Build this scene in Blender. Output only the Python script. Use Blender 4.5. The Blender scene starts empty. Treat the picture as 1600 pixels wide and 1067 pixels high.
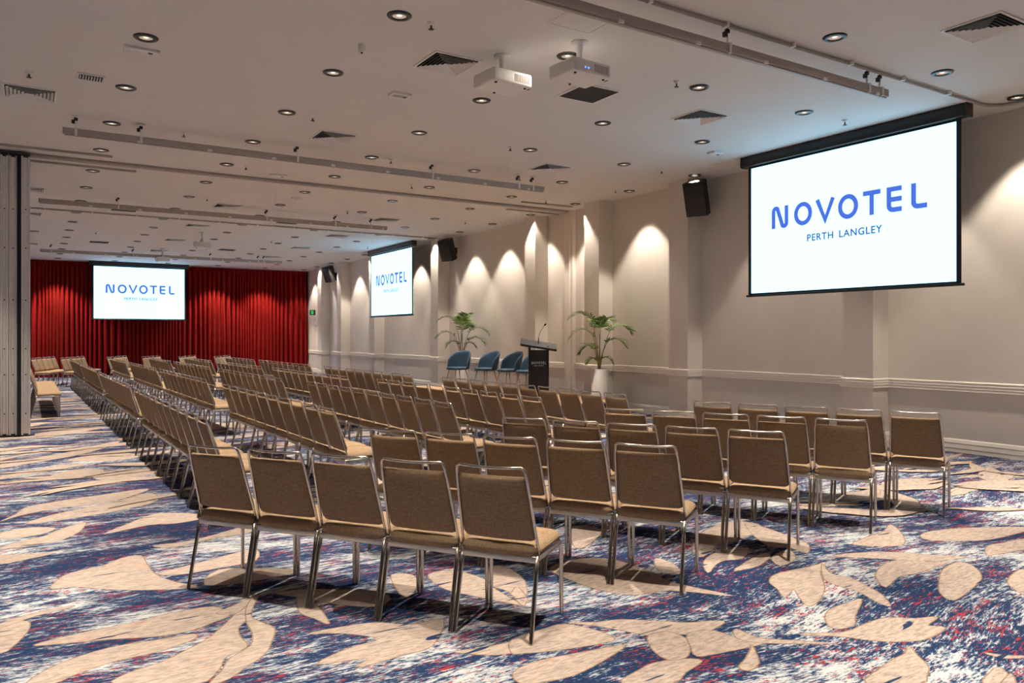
import bpy, bmesh, math, random
from mathutils import Vector, Matrix

S = bpy.context.scene
COL = S.collection
PI = math.pi
random.seed(7)

# ------------------------------------------------------------------ camera, world, exposure, lights
cam_data = bpy.data.cameras.new('camera')
cam_data.sensor_width = 36.0
cam_data.lens = 1206.2 / 1600 * 36.0
cam_data.shift_y = -(533.5 - 525.47) / 1600
cam_data.clip_end = 200
cam = bpy.data.objects.new('camera', cam_data)
COL.objects.link(cam)
cam.location = (0, 0, 1.55)
cam.rotation_euler = (PI / 2, 0, -0.5610)
S.camera = cam

S.view_settings.view_transform = 'Standard'
S.view_settings.look = 'None'
S.view_settings.gamma = 1.0
S.view_settings.use_curve_mapping = False
S.view_settings.exposure = 0.32
S.cycles.use_denoising = True
S.cycles.max_bounces = 8
S.cycles.diffuse_bounces = 5
S.cycles.glossy_bounces = 3
S.cycles.sample_clamp_indirect = 6.0
S.cycles.caustics_reflective = False
S.cycles.caustics_refractive = False

W = bpy.data.worlds.new('world')
S.world = W
W.use_nodes = True
W.node_tree.nodes['Background'].inputs[0].default_value = (0.9, 0.8, 0.7, 1)
W.node_tree.nodes['Background'].inputs[1].default_value = 0.05

CEIL = 4.42
WALLX = 10.567
GX = [0.967, 2.82, 4.68, 6.557, 8.43, 10.064]
GX_UNSEEN = [-0.89, -2.75]  # unseen columns without fittings, added to light the floor on the left
GY0, GDY = 4.62, 1.7617
SPOT_W = 860.0
WALL_SPOT_W = 190.0
def spot_light(x, y, power, cone, blend):
    ld = bpy.data.lights.new('downlight_beam', 'SPOT')
    ld.energy = power
    ld.color = (1.0, 0.87, 0.72)
    ld.spot_size = math.radians(cone)
    ld.spot_blend = blend
    ld.shadow_soft_size = 0.045
    o = bpy.data.objects.new('downlight_beam', ld)
    o.location = (x, y, CEIL - 0.035)
    COL.objects.link(o)
    return o
for gx in GX_UNSEEN + GX:
    for j in range(-2, 17):  # negative rows are unseen lamps without fittings, added for the near floor
        gy = GY0 + GDY * j
        if gx > 10: spot_light(gx, gy, WALL_SPOT_W, 80, 0.35)
        elif j == 16 and not 2 < gx < 5: spot_light(gx, gy, 460.0, 92, 0.5)
        else: spot_light(gx, gy, SPOT_W, 47, 1.0)

# ------------------------------------------------------------------ helpers
def tag(o, label=None, cat=None, group=None, kind=None):
    if label: o['label'] = label
    if cat: o['category'] = cat
    if group: o['group'] = group
    if kind: o['kind'] = kind
    return o

def empty(name, label, cat, loc=(0, 0, 0), rz=0.0, group=None):
    o = bpy.data.objects.new(name, None)
    o.empty_display_size = 0.1
    o.location = loc
    o.rotation_euler = (0, 0, rz)
    COL.objects.link(o)
    return tag(o, label, cat, group)

class MB:
    """collects simple shapes into one mesh"""
    def __init__(s): s.v = []; s.f = []; s.mi = []; s.sm = []
    def add(s, vs, fs, m=0, smooth=False):
        o = len(s.v)
        s.v += [tuple(p) for p in vs]
        for f in fs:
            s.f.append([i + o for i in f]); s.mi.append(m); s.sm.append(smooth)
        return s
    def box(s, a, b, m=0, M=None):
        x0, y0, z0 = a; x1, y1, z1 = b
        vs = [Vector(p) for p in ((x0,y0,z0),(x1,y0,z0),(x1,y1,z0),(x0,y1,z0),(x0,y0,z1),(x1,y0,z1),(x1,y1,z1),(x0,y1,z1))]
        if M: vs = [M @ p for p in vs]
        return s.add(vs, [(3,2,1,0),(4,5,6,7),(0,1,5,4),(1,2,6,5),(2,3,7,6),(3,0,4,7)], m)
    def rbox(s, a, b, r, m=0, M=None, seg=2):
        bm = bmesh.new()
        bmesh.ops.create_cube(bm, size=1)
        c = [(a[i] + b[i]) / 2 for i in range(3)]; d = [b[i] - a[i] for i in range(3)]
        for v in bm.verts: v.co = Vector([c[i] + v.co[i] * d[i] for i in range(3)])
        bmesh.ops.bevel(bm, geom=bm.edges[:] , offset=r, segments=seg, profile=0.5, affect='EDGES')
        bm.verts.index_update()
        vs = [M @ v.co if M else v.co.copy() for v in bm.verts]
        fs = [[v.index for v in f.verts] for f in bm.faces]
        bm.free()
        return s.add(vs, fs, m, True)
    def tube(s, pts, r, n=8, m=0, closed=False, caps=True, sx=1.0):
        pts = [Vector(p) for p in pts]
        k = len(pts)
        rs = r if isinstance(r, (list, tuple)) else [r] * k
        vs = []; fs = []
        prev = None
        for i, p in enumerate(pts):
            if closed: t = (pts[(i + 1) % k] - pts[i - 1])
            else: t = pts[min(i + 1, k - 1)] - pts[max(i - 1, 0)]
            t.normalize()
            if prev is None:
                up = Vector((0, 0, 1)) if abs(t.z) < 0.95 else Vector((0, 1, 0))
                a = t.cross(up).normalized()
            else:
                a = (prev - t * prev.dot(t)).normalized()
            prev = a
            b = t.cross(a)
            for j in range(n):
                an = 2 * PI * (j + 0.5) / n
                vs.append(p + a * (math.cos(an) * rs[i] * sx) + b * (math.sin(an) * rs[i]))
        for i in range(k if closed else k - 1):
            for j in range(n):
                i2 = (i + 1) % k; j2 = (j + 1) % n
                fs.append((i * n + j, i * n + j2, i2 * n + j2, i2 * n + j))
        if caps and not closed:
            fs.append(tuple(range(n - 1, -1, -1)))
            fs.append(tuple((k - 1) * n + j for j in range(n)))
        return s.add(vs, fs, m, True)
    def lathe(s, prof, n=24, m=0, c=(0, 0, 0), closed=False):
        vs = []; fs = []
        k = len(prof)
        for r, z in prof:
            for j in range(n):
                an = 2 * PI * j / n
                vs.append((c[0] + r * math.cos(an), c[1] + r * math.sin(an), c[2] + z))
        for i in range(k if closed else k - 1):
            i2 = (i + 1) % k
            for j in range(n):
                j2 = (j + 1) % n
                fs.append((i * n + j, i * n + j2, i2 * n + j2, i2 * n + j))
        return s.add(vs, fs, m, True)
    def prism(s, poly, z0, z1, m=0, M=None):
        n = len(poly)
        vs = [Vector((p[0], p[1], z0)) for p in poly] + [Vector((p[0], p[1], z1)) for p in poly]
        if M: vs = [M @ p for p in vs]
        fs = [tuple(range(n - 1, -1, -1)), tuple(range(n, 2 * n))]
        fs += [(i, (i + 1) % n, n + (i + 1) % n, n + i) for i in range(n)]
        return s.add(vs, fs, m)
    def mesh(s, name, mats):
        me = bpy.data.meshes.new(name)
        me.from_pydata(s.v, [], s.f)
        for mt in (mats if isinstance(mats, (list, tuple)) else [mats]): me.materials.append(mt)
        me.polygons.foreach_set('material_index', s.mi)
        me.polygons.foreach_set('use_smooth', s.sm)
        bm = bmesh.new(); bm.from_mesh(me)
        bmesh.ops.recalc_face_normals(bm, faces=bm.faces[:])
        bm.to_mesh(me); bm.free()
        me.update()
        return me
    def build(s, name, mats, parent=None, loc=None):
        o = bpy.data.objects.new(name, s.mesh(name, mats))
        COL.objects.link(o)
        if parent: o.parent = parent
        if loc: o.location = loc
        return o

def copy_tree(o, parent=None, kids=None):
    c = o.copy()
    COL.objects.link(c)
    c.parent = parent
    for ch in (kids[o] if kids and o in kids else o.children):
        copy_tree(ch, c, None)
    return c

def pillow(w0, w1, h, t, nu=10, nv=12, rc=0.03, bulge=0.25, rb=None):
    """soft slab in x (width) and z (height); returns MB with y as thickness; w0 bottom width, w1 top width"""
    rb = rb or rc
    mb = MB(); vs = []; fs = []
    us = [-math.cos(PI * i / nu) for i in range(nu + 1)]
    us = [math.copysign(abs(u) ** 0.8, u) for u in us]
    vv = [0.5 - 0.5 * math.cos(PI * i / nv) for i in range(nv + 1)]
    for side in (1, -1):
        for v in vv:
            z = v * h
            hw = (w0 + (w1 - w0) * v) / 2
            if z < rb: hw -= rb - math.sqrt(max(0, rb * rb - (rb - z) ** 2))
            if h - z < rc: hw -= rc - math.sqrt(max(0, rc * rc - (rc - (h - z)) ** 2))
            for u in us:
                e = max(0.0, 1 - abs(u) ** 14) ** 0.5 * max(0.0, 1 - abs(2 * v - 1) ** 12) ** 0.5
                th = t / 2 * e * (1 - bulge * (abs(u) ** 2))
                vs.append((u * hw, side * th, z))
    n1 = nu + 1; off = n1 * (nv + 1)
    for k in range(2):
        for j in range(nv):
            for i in range(nu):
                a = k * off + j * n1 + i
                fs.append((a, a + 1, a + n1 + 1, a + n1))
    mb.add(vs, fs, 0, True)
    return mb

# ------------------------------------------------------------------ materials
def new_mat(name):
    m = bpy.data.materials.new(name)
    m.use_nodes = True
    return m, m.node_tree, m.node_tree.nodes['Principled BSDF']

def mat(name, col, rough=0.6, metal=0.0, noise=0.06, scale=20.0, bump=0.0, bscale=200.0, sheen=0.0, stretch=None, spec=None):
    m, nt, b = new_mat(name)
    b.inputs['Roughness'].default_value = rough
    b.inputs['Metallic'].default_value = metal
    if spec is not None: b.inputs['Specular IOR Level'].default_value = spec
    if sheen:
        b.inputs['Sheen Weight'].default_value = sheen
        b.inputs['Sheen Roughness'].default_value = 0.4
    tc = nt.nodes.new('ShaderNodeTexCoord')
    src = tc.outputs['Object']
    if stretch:
        mp = nt.nodes.new('ShaderNodeMapping'); mp.inputs['Scale'].default_value = stretch
        nt.links.new(src, mp.inputs['Vector']); src = mp.outputs['Vector']
    nz = nt.nodes.new('ShaderNodeTexNoise')
    nz.inputs['Scale'].default_value = scale
    nz.inputs['Detail'].default_value = 4
    nt.links.new(src, nz.inputs['Vector'])
    rp = nt.nodes.new('ShaderNodeValToRGB')
    c = Vector(col)
    rp.color_ramp.elements[0].position = 0.3
    rp.color_ramp.elements[1].position = 0.7
    rp.color_ramp.elements[0].color = (*[max(0, x * (1 - noise)) for x in c], 1)
    rp.color_ramp.elements[1].color = (*[min(1, x * (1 + noise)) for x in c], 1)
    nt.links.new(nz.outputs['Fac'], rp.inputs['Fac'])
    nt.links.new(rp.outputs['Color'], b.inputs['Base Color'])
    if bump:
        n2 = nt.nodes.new('ShaderNodeTexNoise'); n2.inputs['Scale'].default_value = bscale
        nt.links.new(src, n2.inputs['Vector'])
        bp = nt.nodes.new('ShaderNodeBump'); bp.inputs['Strength'].default_value = bump; bp.inputs['Distance'].default_value = 0.002
        nt.links.new(n2.outputs['Fac'], bp.inputs['Height'])
        nt.links.new(bp.outputs['Normal'], b.inputs['Normal'])
    return m

def emit(name, col, strength):
    m, nt, b = new_mat(name)
    b.inputs['Base Color'].default_value = (0.02, 0.02, 0.02, 1)
    b.inputs['Emission Color'].default_value = (*col, 1)
    b.inputs['Emission Strength'].default_value = strength
    b.inputs['Roughness'].default_value = 0.6
    return m

M_WALL = mat('wall_paint', (0.74, 0.69, 0.63), 0.85, noise=0.02, scale=3, bump=0.03, bscale=90)
M_CEIL = mat('ceiling_paint', (0.71, 0.69, 0.675), 0.9, noise=0.015, scale=2)
M_DARKWALL = mat('unseen_wall_dark', (0.17, 0.135, 0.105), 0.8, noise=0.1, scale=5)  # unseen wall; dark tone invented to cut bounce on the chair backs
M_REARWALL = mat('rear_wall_paint', (0.36, 0.32, 0.28), 0.8, noise=0.03, scale=5)
M_TRIM = mat('trim_paint', (0.80, 0.75, 0.68), 0.5, noise=0.015, scale=4)
M_WHITE = mat('white_plastic', (0.78, 0.77, 0.76), 0.4, noise=0.02)
M_BLACK = mat('black_satin', (0.012, 0.012, 0.013), 0.35, noise=0.1)
M_BLACKMATT = mat('black_matt', (0.010, 0.010, 0.011), 0.75, noise=0.1)
M_CHROME = mat('chrome', (0.60, 0.55, 0.50), 0.2, 1.0, noise=0.02)
M_STEEL = mat('brushed_steel', (0.55, 0.53, 0.50), 0.35, 1.0, noise=0.05, stretch=(1, 1, 30))
M_ALU = mat('aluminium', (0.78, 0.77, 0.75), 0.42, 0.25, noise=0.05)
M_GREYBAR = mat('grey_painted_bar', (0.40, 0.36, 0.33), 0.5, noise=0.04)
M_DUCT_SHADE = mat('duct_shade_black', (0.006, 0.006, 0.006), 0.9, noise=0.1)  # black standing in for the unlit depth of a vent
M_BRASS = mat('brass', (0.62, 0.36, 0.13), 0.28, 1.0, noise=0.04)
M_VELVET_BLUE = mat('blue_velvet', (0.004, 0.030, 0.065), 0.75, noise=0.15, scale=30, sheen=0.05)
M_STAGE_TOP = mat('stage_wood', (0.33, 0.20, 0.11), 0.45, noise=0.2, scale=6, stretch=(8, 1, 1))
M_POT = mat('pot_white', (0.78, 0.76, 0.74), 0.45, noise=0.02)
M_SOIL = mat('soil', (0.04, 0.025, 0.015), 0.95, noise=0.4, scale=60)
M_STEM = mat('palm_stem', (0.30, 0.27, 0.12), 0.6, noise=0.2, scale=15)
M_LEAF = mat('palm_leaf', (0.10, 0.19, 0.025), 0.45, noise=0.4, scale=8)
M_PANEL = mat('panel_laminate', (0.82, 0.80, 0.77), 0.55, noise=0.03, scale=6)
M_LAMP = emit('lamp_glow', (1.0, 0.85, 0.68), 1.1)
M_REFLECT_GLOW = emit('reflector_glow', (1.0, 0.76, 0.56), 0.36)  # own glow in place of lamp light falling on the reflector
M_SCREEN = emit('screen_light', (0.50, 1.0, 1.32), 1.5)
M_LOGO = emit('logo_blue', (0.07, 0.17, 0.83), 0.76)
M_LOGOSMALL = emit('logo_blue_small', (0.05, 0.14, 0.50), 0.72)
M_LED = emit('blue_led', (0.05, 0.2, 1.0), 3.0)
M_GREEN = emit('exit_green', (0.01, 0.55, 0.12), 0.8)

def fabric(name, c1, c2):
    m, nt, b = new_mat(name)
    b.inputs['Roughness'].default_value = 0.9
    b.inputs['Specular IOR Level'].default_value = 0.2
    tc = nt.nodes.new('ShaderNodeTexCoord')
    outs = []
    for sc in ((90, 90, 60), (22, 22, 330)):
        mp = nt.nodes.new('ShaderNodeMapping'); mp.inputs['Scale'].default_value = sc
        nz = nt.nodes.new('ShaderNodeTexNoise'); nz.inputs['Scale'].default_value = 1.0; nz.inputs['Detail'].default_value = 2
        nt.links.new(tc.outputs['Object'], mp.inputs['Vector']); nt.links.new(mp.outputs['Vector'], nz.inputs['Vector'])
        outs.append(nz.outputs['Fac'])
    mx = nt.nodes.new('ShaderNodeMath'); mx.operation = 'ADD'
    nt.links.new(outs[0], mx.inputs[0]); nt.links.new(outs[1], mx.inputs[1])
    rp = nt.nodes.new('ShaderNodeValToRGB')
    rp.color_ramp.elements[0].position = 0.38; rp.color_ramp.elements[1].position = 0.62
    rp.color_ramp.elements[0].color = (*c1, 1); rp.color_ramp.elements[1].color = (*c2, 1)
    hf = nt.nodes.new('ShaderNodeMath'); hf.operation = 'MULTIPLY'; hf.inputs[1].default_value = 0.5
    nt.links.new(mx.outputs[0], hf.inputs[0]); nt.links.new(hf.outputs[0], rp.inputs['Fac'])
    nt.links.new(rp.outputs['Color'], b.inputs['Base Color'])
    bp = nt.nodes.new('ShaderNodeBump'); bp.inputs['Strength'].default_value = 0.25; bp.inputs['Distance'].default_value = 0.001
    nt.links.new(hf.outputs[0], bp.inputs['Height']); nt.links.new(bp.outputs['Normal'], b.inputs['Normal'])
    return m
M_FABRIC = fabric('taupe_fabric', (0.25, 0.170, 0.102), (0.36, 0.252, 0.160))

def curtain_mat():
    m, nt, b = new_mat('red_velvet')
    b.inputs['Base Color'].default_value = (0.42, 0.008, 0.008, 1)
    b.inputs['Roughness'].default_value = 0.7
    b.inputs['Specular IOR Level'].default_value = 0.15
    b.inputs['Sheen Weight'].default_value = 0.15
    b.inputs['Sheen Tint'].default_value = (1, 0.15, 0.1, 1)
    tc = nt.nodes.new('ShaderNodeTexCoord'); mp = nt.nodes.new('ShaderNodeMapping'); mp.inputs['Scale'].default_value = (60, 60, 0.6)
    nz = nt.nodes.new('ShaderNodeTexNoise'); nz.inputs['Scale'].default_value = 1
    rp = nt.nodes.new('ShaderNodeValToRGB')
    rp.color_ramp.elements[0].color = (0.16, 0.002, 0.002, 1); rp.color_ramp.elements[1].color = (0.28, 0.004, 0.0036, 1)
    nt.links.new(tc.outputs['Object'], mp.inputs['Vector']); nt.links.new(mp.outputs['Vector'], nz.inputs['Vector'])
    nt.links.new(nz.outputs['Fac'], rp.inputs['Fac']); nt.links.new(rp.outputs['Color'], b.inputs['Base Color'])
    return m
M_CURTAIN = curtain_mat()

def carpet_base():
    m, nt, b = new_mat('carpet_ground')
    N = nt.nodes.new; L = nt.links.new
    b.inputs['Roughness'].default_value = 0.95
    b.inputs['Specular IOR Level'].default_value = 0.1
    tc = N('ShaderNodeTexCoord')
    # large swirl that bends the streaks
    w1 = N('ShaderNodeTexNoise'); w1.inputs['Scale'].default_value = 0.28; w1.inputs['Detail'].default_value = 1
    L(tc.outputs['Object'], w1.inputs['Vector'])
    sub = N('ShaderNodeVectorMath'); sub.operation = 'SUBTRACT'; sub.inputs[1].default_value = (0.5, 0.5, 0.5)
    L(w1.outputs['Color'], sub.inputs[0])
    sc = N('ShaderNodeVectorMath'); sc.operation = 'MULTIPLY'; sc.inputs[1].default_value = (1.3, 1.3, 0)
    L(sub.outputs['Vector'], sc.inputs[0])
    ad = N('ShaderNodeVectorMath'); ad.operation = 'ADD'
    L(tc.outputs['Object'], ad.inputs[0]); L(sc.outputs['Vector'], ad.inputs[1])
    def streak(rot, sx, sy, scale, detail, rough=0.6, off=0):
        mp = N('ShaderNodeMapping'); mp.inputs['Rotation'].default_value = (0, 0, rot); mp.inputs['Scale'].default_value = (sx, sy, 1); mp.inputs['Location'].default_value = (off, off * 2, 0)
        nz = N('ShaderNodeTexNoise'); nz.inputs['Scale'].default_value = scale; nz.inputs['Detail'].default_value = detail; nz.inputs['Roughness'].default_value = rough
        L(ad.outputs['Vector'], mp.inputs['Vector']); L(mp.outputs['Vector'], nz.inputs['Vector'])
        return nz.outputs['Fac']
    rot = -0.18
    big = streak(rot, 0.8, 2.2, 1.0, 2)            # navy pools
    mid = streak(rot, 4.5, 17.0, 1.0, 3, 0.65, 3)    # streaks
    fine = streak(rot, 17.0, 80.0, 1.0, 4, 0.78, 7)   # ragged flecks
    redp = streak(rot, 1.6, 4.5, 1.0, 2, 0.6, 11)
    def math_(op, a, bb):
        n = N('ShaderNodeMath'); n.operation = op
        for i, x in enumerate((a, bb)):
            if isinstance(x, (int, float)): n.inputs[i].default_value = x
            else: L(x, n.inputs[i])
        return n.outputs[0]
    s1 = math_('ADD', math_('MULTIPLY', big, 0.85), math_('ADD', math_('MULTIPLY', mid, 0.75), math_('MULTIPLY', fine, 1.15)))
    rp = N('ShaderNodeValToRGB')
    e = rp.color_ramp.elements
    e[0].position = 0.0; e[0].color = (0.011, 0.025, 0.066, 1)
    e[1].position = 1.0; e[1].color = (0.50, 0.52, 0.52, 1)
    for p, c in ((0.497, (0.012, 0.029, 0.080, 1)), (0.514, (0.085, 0.125, 0.20, 1)), (0.539, (0.34, 0.375, 0.40, 1)), (0.57, (0.46, 0.48, 0.48, 1))):
        x = e.new(p); x.color = c
    L(math_('MULTIPLY', s1, 1 / 2.75), rp.inputs['Fac'])
    s2 = math_('ADD', math_('MULTIPLY', redp, 0.45), math_('ADD', math_('MULTIPLY', streak(rot, 6, 22, 1.0, 2, 0.6, 17), 0.6), math_('MULTIPLY', streak(rot, 20, 85, 1.0, 3, 0.75, 23), 1.4)))
    rr = N('ShaderNodeValToRGB')
    rr.color_ramp.elements[0].position = 0.558; rr.color_ramp.elements[0].color = (0, 0, 0, 1)
    rr.color_ramp.elements[1].position = 0.572; rr.color_ramp.elements[1].color = (1, 1, 1, 1)
    L(math_('MULTIPLY', s2, 1 / 2.45), rr.inputs['Fac'])
    mx = N('ShaderNodeMix'); mx.data_type = 'RGBA'
    L(rr.outputs['Color'], mx.inputs['Factor']); L(rp.outputs['Color'], mx.inputs['A'])
    mx.inputs['B'].default_value = (0.30, 0.032, 0.036, 1)
    L(mx.outputs['Result'], b.inputs['Base Color'])
    return m
def carpet_leaf(name, c):
    m, nt, b = new_mat(name)
    N = nt.nodes.new; L = nt.links.new
    b.inputs['Roughness'].default_value = 0.95
    b.inputs['Specular IOR Level'].default_value = 0.1
    tc = N('ShaderNodeTexCoord')
    mp = N('ShaderNodeMapping'); mp.inputs['Scale'].default_value = (5, 16, 1); mp.inputs['Rotation'].default_value = (0, 0, -0.3)
    nz = N('ShaderNodeTexNoise'); nz.inputs['Scale'].default_value = 1; nz.inputs['Detail'].default_value = 5; nz.inputs['Roughness'].default_value = 0.7; nz.inputs['Distortion'].default_value = 0.6
    L(tc.outputs['Object'], mp.inputs['Vector']); L(mp.outputs['Vector'], nz.inputs['Vector'])
    rp = N('ShaderNodeValToRGB'); e = rp.color_ramp.elements
    e[0].position = 0.34; e[0].color = (c[0] * 0.82, c[1] * 0.84, c[2] * 0.88, 1)
    e[1].position = 0.52; e[1].color = (*c, 1)
    x = e.new(0.64); x.color = (c[0] * 1.0, c[1] * 0.98, c[2] * 0.96, 1)
    x = e.new(0.68); x.color = (c[0] * 1.08, c[1] * 0.82, c[2] * 0.72, 1)
    L(nz.outputs['Fac'], rp.inputs['Fac'])
    # thin navy slivers and grey-brown weave lines running along the leaf
    m2 = N('ShaderNodeMapping'); m2.inputs['Scale'].default_value = (1.5, 11, 1); m2.inputs['Rotation'].default_value = (0, 0, -0.22)
    n2 = N('ShaderNodeTexNoise'); n2.inputs['Scale'].default_value = 1; n2.inputs['Detail'].default_value = 3; n2.inputs['Roughness'].default_value = 0.6; n2.inputs['Distortion'].default_value = 0.5
    L(tc.outputs['Object'], m2.inputs['Vector']); L(m2.outputs['Vector'], n2.inputs['Vector'])
    r2 = N('ShaderNodeValToRGB'); e2 = r2.color_ramp.elements
    e2[0].position = 0.66; e2[0].color = (0, 0, 0, 1); e2[1].position = 0.675; e2[1].color = (1, 1, 1, 1)
    L(n2.outputs['Fac'], r2.inputs['Fac'])
    m3 = N('ShaderNodeMapping'); m3.inputs['Scale'].default_value = (14, 60, 1); m3.inputs['Rotation'].default_value = (0, 0, -0.18)
    n3 = N('ShaderNodeTexNoise'); n3.inputs['Scale'].default_value = 1; n3.inputs['Detail'].default_value = 3; n3.inputs['Roughness'].default_value = 0.7
    L(tc.outputs['Object'], m3.inputs['Vector']); L(m3.outputs['Vector'], n3.inputs['Vector'])
    r3 = N('ShaderNodeValToRGB'); e3 = r3.color_ramp.elements
    e3[0].position = 0.40; e3[0].color = (0.68, 0.70, 0.73, 1); e3[1].position = 0.56; e3[1].color = (1.05, 1.03, 1.02, 1)
    L(n3.outputs['Fac'], r3.inputs['Fac'])
    mu = N('ShaderNodeMix'); mu.data_type = 'RGBA'; mu.blend_type = 'MULTIPLY'; mu.inputs['Factor'].default_value = 1.0
    L(rp.outputs['Color'], mu.inputs['A']); L(r3.outputs['Color'], mu.inputs['B'])
    mx = N('ShaderNodeMix'); mx.data_type = 'RGBA'
    L(r2.outputs['Color'], mx.inputs['Factor']); L(mu.outputs['Result'], mx.inputs['A']); mx.inputs['B'].default_value = (0.020, 0.036, 0.082, 1)
    L(mx.outputs['Result'], b.inputs['Base Color'])
    return m
M_CARPET = carpet_base()
M_CLEAF = carpet_leaf('carpet_leaf', (0.43, 0.35, 0.295))
M_CEDGE = carpet_leaf('carpet_leaf_edge', (0.27, 0.19, 0.125))

# ------------------------------------------------------------------ room shell
XL, YB, YF = -6.0, -3.2, 34.25
PILLARS = [(6.57, 7.05), (10.21, 10.70), (12.79, 13.29), (15.20, 15.65), (20.30, 20.78), (25.20, 25.68), (28.55, 29.0), (30.9, 31.35)]
PD = 0.37
def right_path(off=0.0):
    p = [(WALLX - off, YB)]
    for a, b in PILLARS:
        p += [(WALLX - off, a - off), (WALLX - PD - off, a - off), (WALLX - PD - off, b + off), (WALLX - off, b + off)]
    p.append((WALLX - off, YF))
    return p
def skirt(profile, name, m, kind='structure'):
    """profile: list of (offset from wall, z); swept along the wall with its pillars"""
    mb = MB()
    rows = [[(x, y, z) for x, y in right_path(o)] for o, z in profile]
    n = len(rows[0])
    vs = [p for r in rows for p in r]; fs = []
    for k in range(len(rows) - 1):
        for i in range(n - 1):
            fs.append((k * n + i, k * n + i + 1, (k + 1) * n + i + 1, (k + 1) * n + i))
    mb.add(vs, fs)
    o = mb.build(name, m)
    o['kind'] = kind
    return o
wp = right_path(0)
wmb = MB(); n = len(wp)
wmb.add([(x, y, 0) for x, y in wp] + [(x, y, CEIL) for x, y in wp] + [(WALLX + 0.2, YB, 0), (WALLX + 0.2, YF, 0), (WALLX + 0.2, YB, CEIL), (WALLX + 0.2, YF, CEIL)],
        [(i, i + 1, n + i + 1, n + i) for i in range(n - 1)] + [(2*n, 2*n+1, 2*n+3, 2*n+2)])
wo = wmb.build('wall_right', M_WALL); wo['kind'] = 'structure'
skirt([(0.0, 0.816), (0.034, 0.818), (0.022, 0.852), (0.034, 0.855), (0.022, 0.889), (0.034, 0.892), (0.022, 0.926), (0.032, 0.929), (0.026, 0.940), (0.0, 0.948)], 'trim_1', M_TRIM)
skirt([(0.038, 0.0), (0.030, 0.052), (0.034, 0.055), (0.022, 0.118), (0.026, 0.121), (0.015, 0.158), (0.010, 0.168), (0.0, 0.174)], 'baseboard_right', M_TRIM)
jb = MB()
jb.box((WALLX - 0.085, 14.10, 0), (WALLX + 0.01, 14.19, CEIL)).box((WALLX - 0.11, 14.19, 0), (WALLX + 0.01, 14.34, CEIL)).box((WALLX - 0.085, 14.34, 0), (WALLX + 0.01, 14.42, CEIL))
o = jb.build('trim_2', M_TRIM); o['kind'] = 'structure'
for nm, a, b, m in (('wall_left', (XL - 0.2, YB, 0), (XL, YF, CEIL), M_DARKWALL), ('wall_rear', (XL, YB - 0.2, 0), (WALLX, YB, CEIL), M_REARWALL),
                    ('wall_far', (XL, YF, 0), (WALLX, YF + 0.2, CEIL), M_WALL), ('ceiling', (XL, YB, CEIL), (WALLX + 0.2, YF, CEIL + 0.2), M_CEIL)):
    o = MB().box(a, b).build(nm, m); o['kind'] = 'structure'

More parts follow.
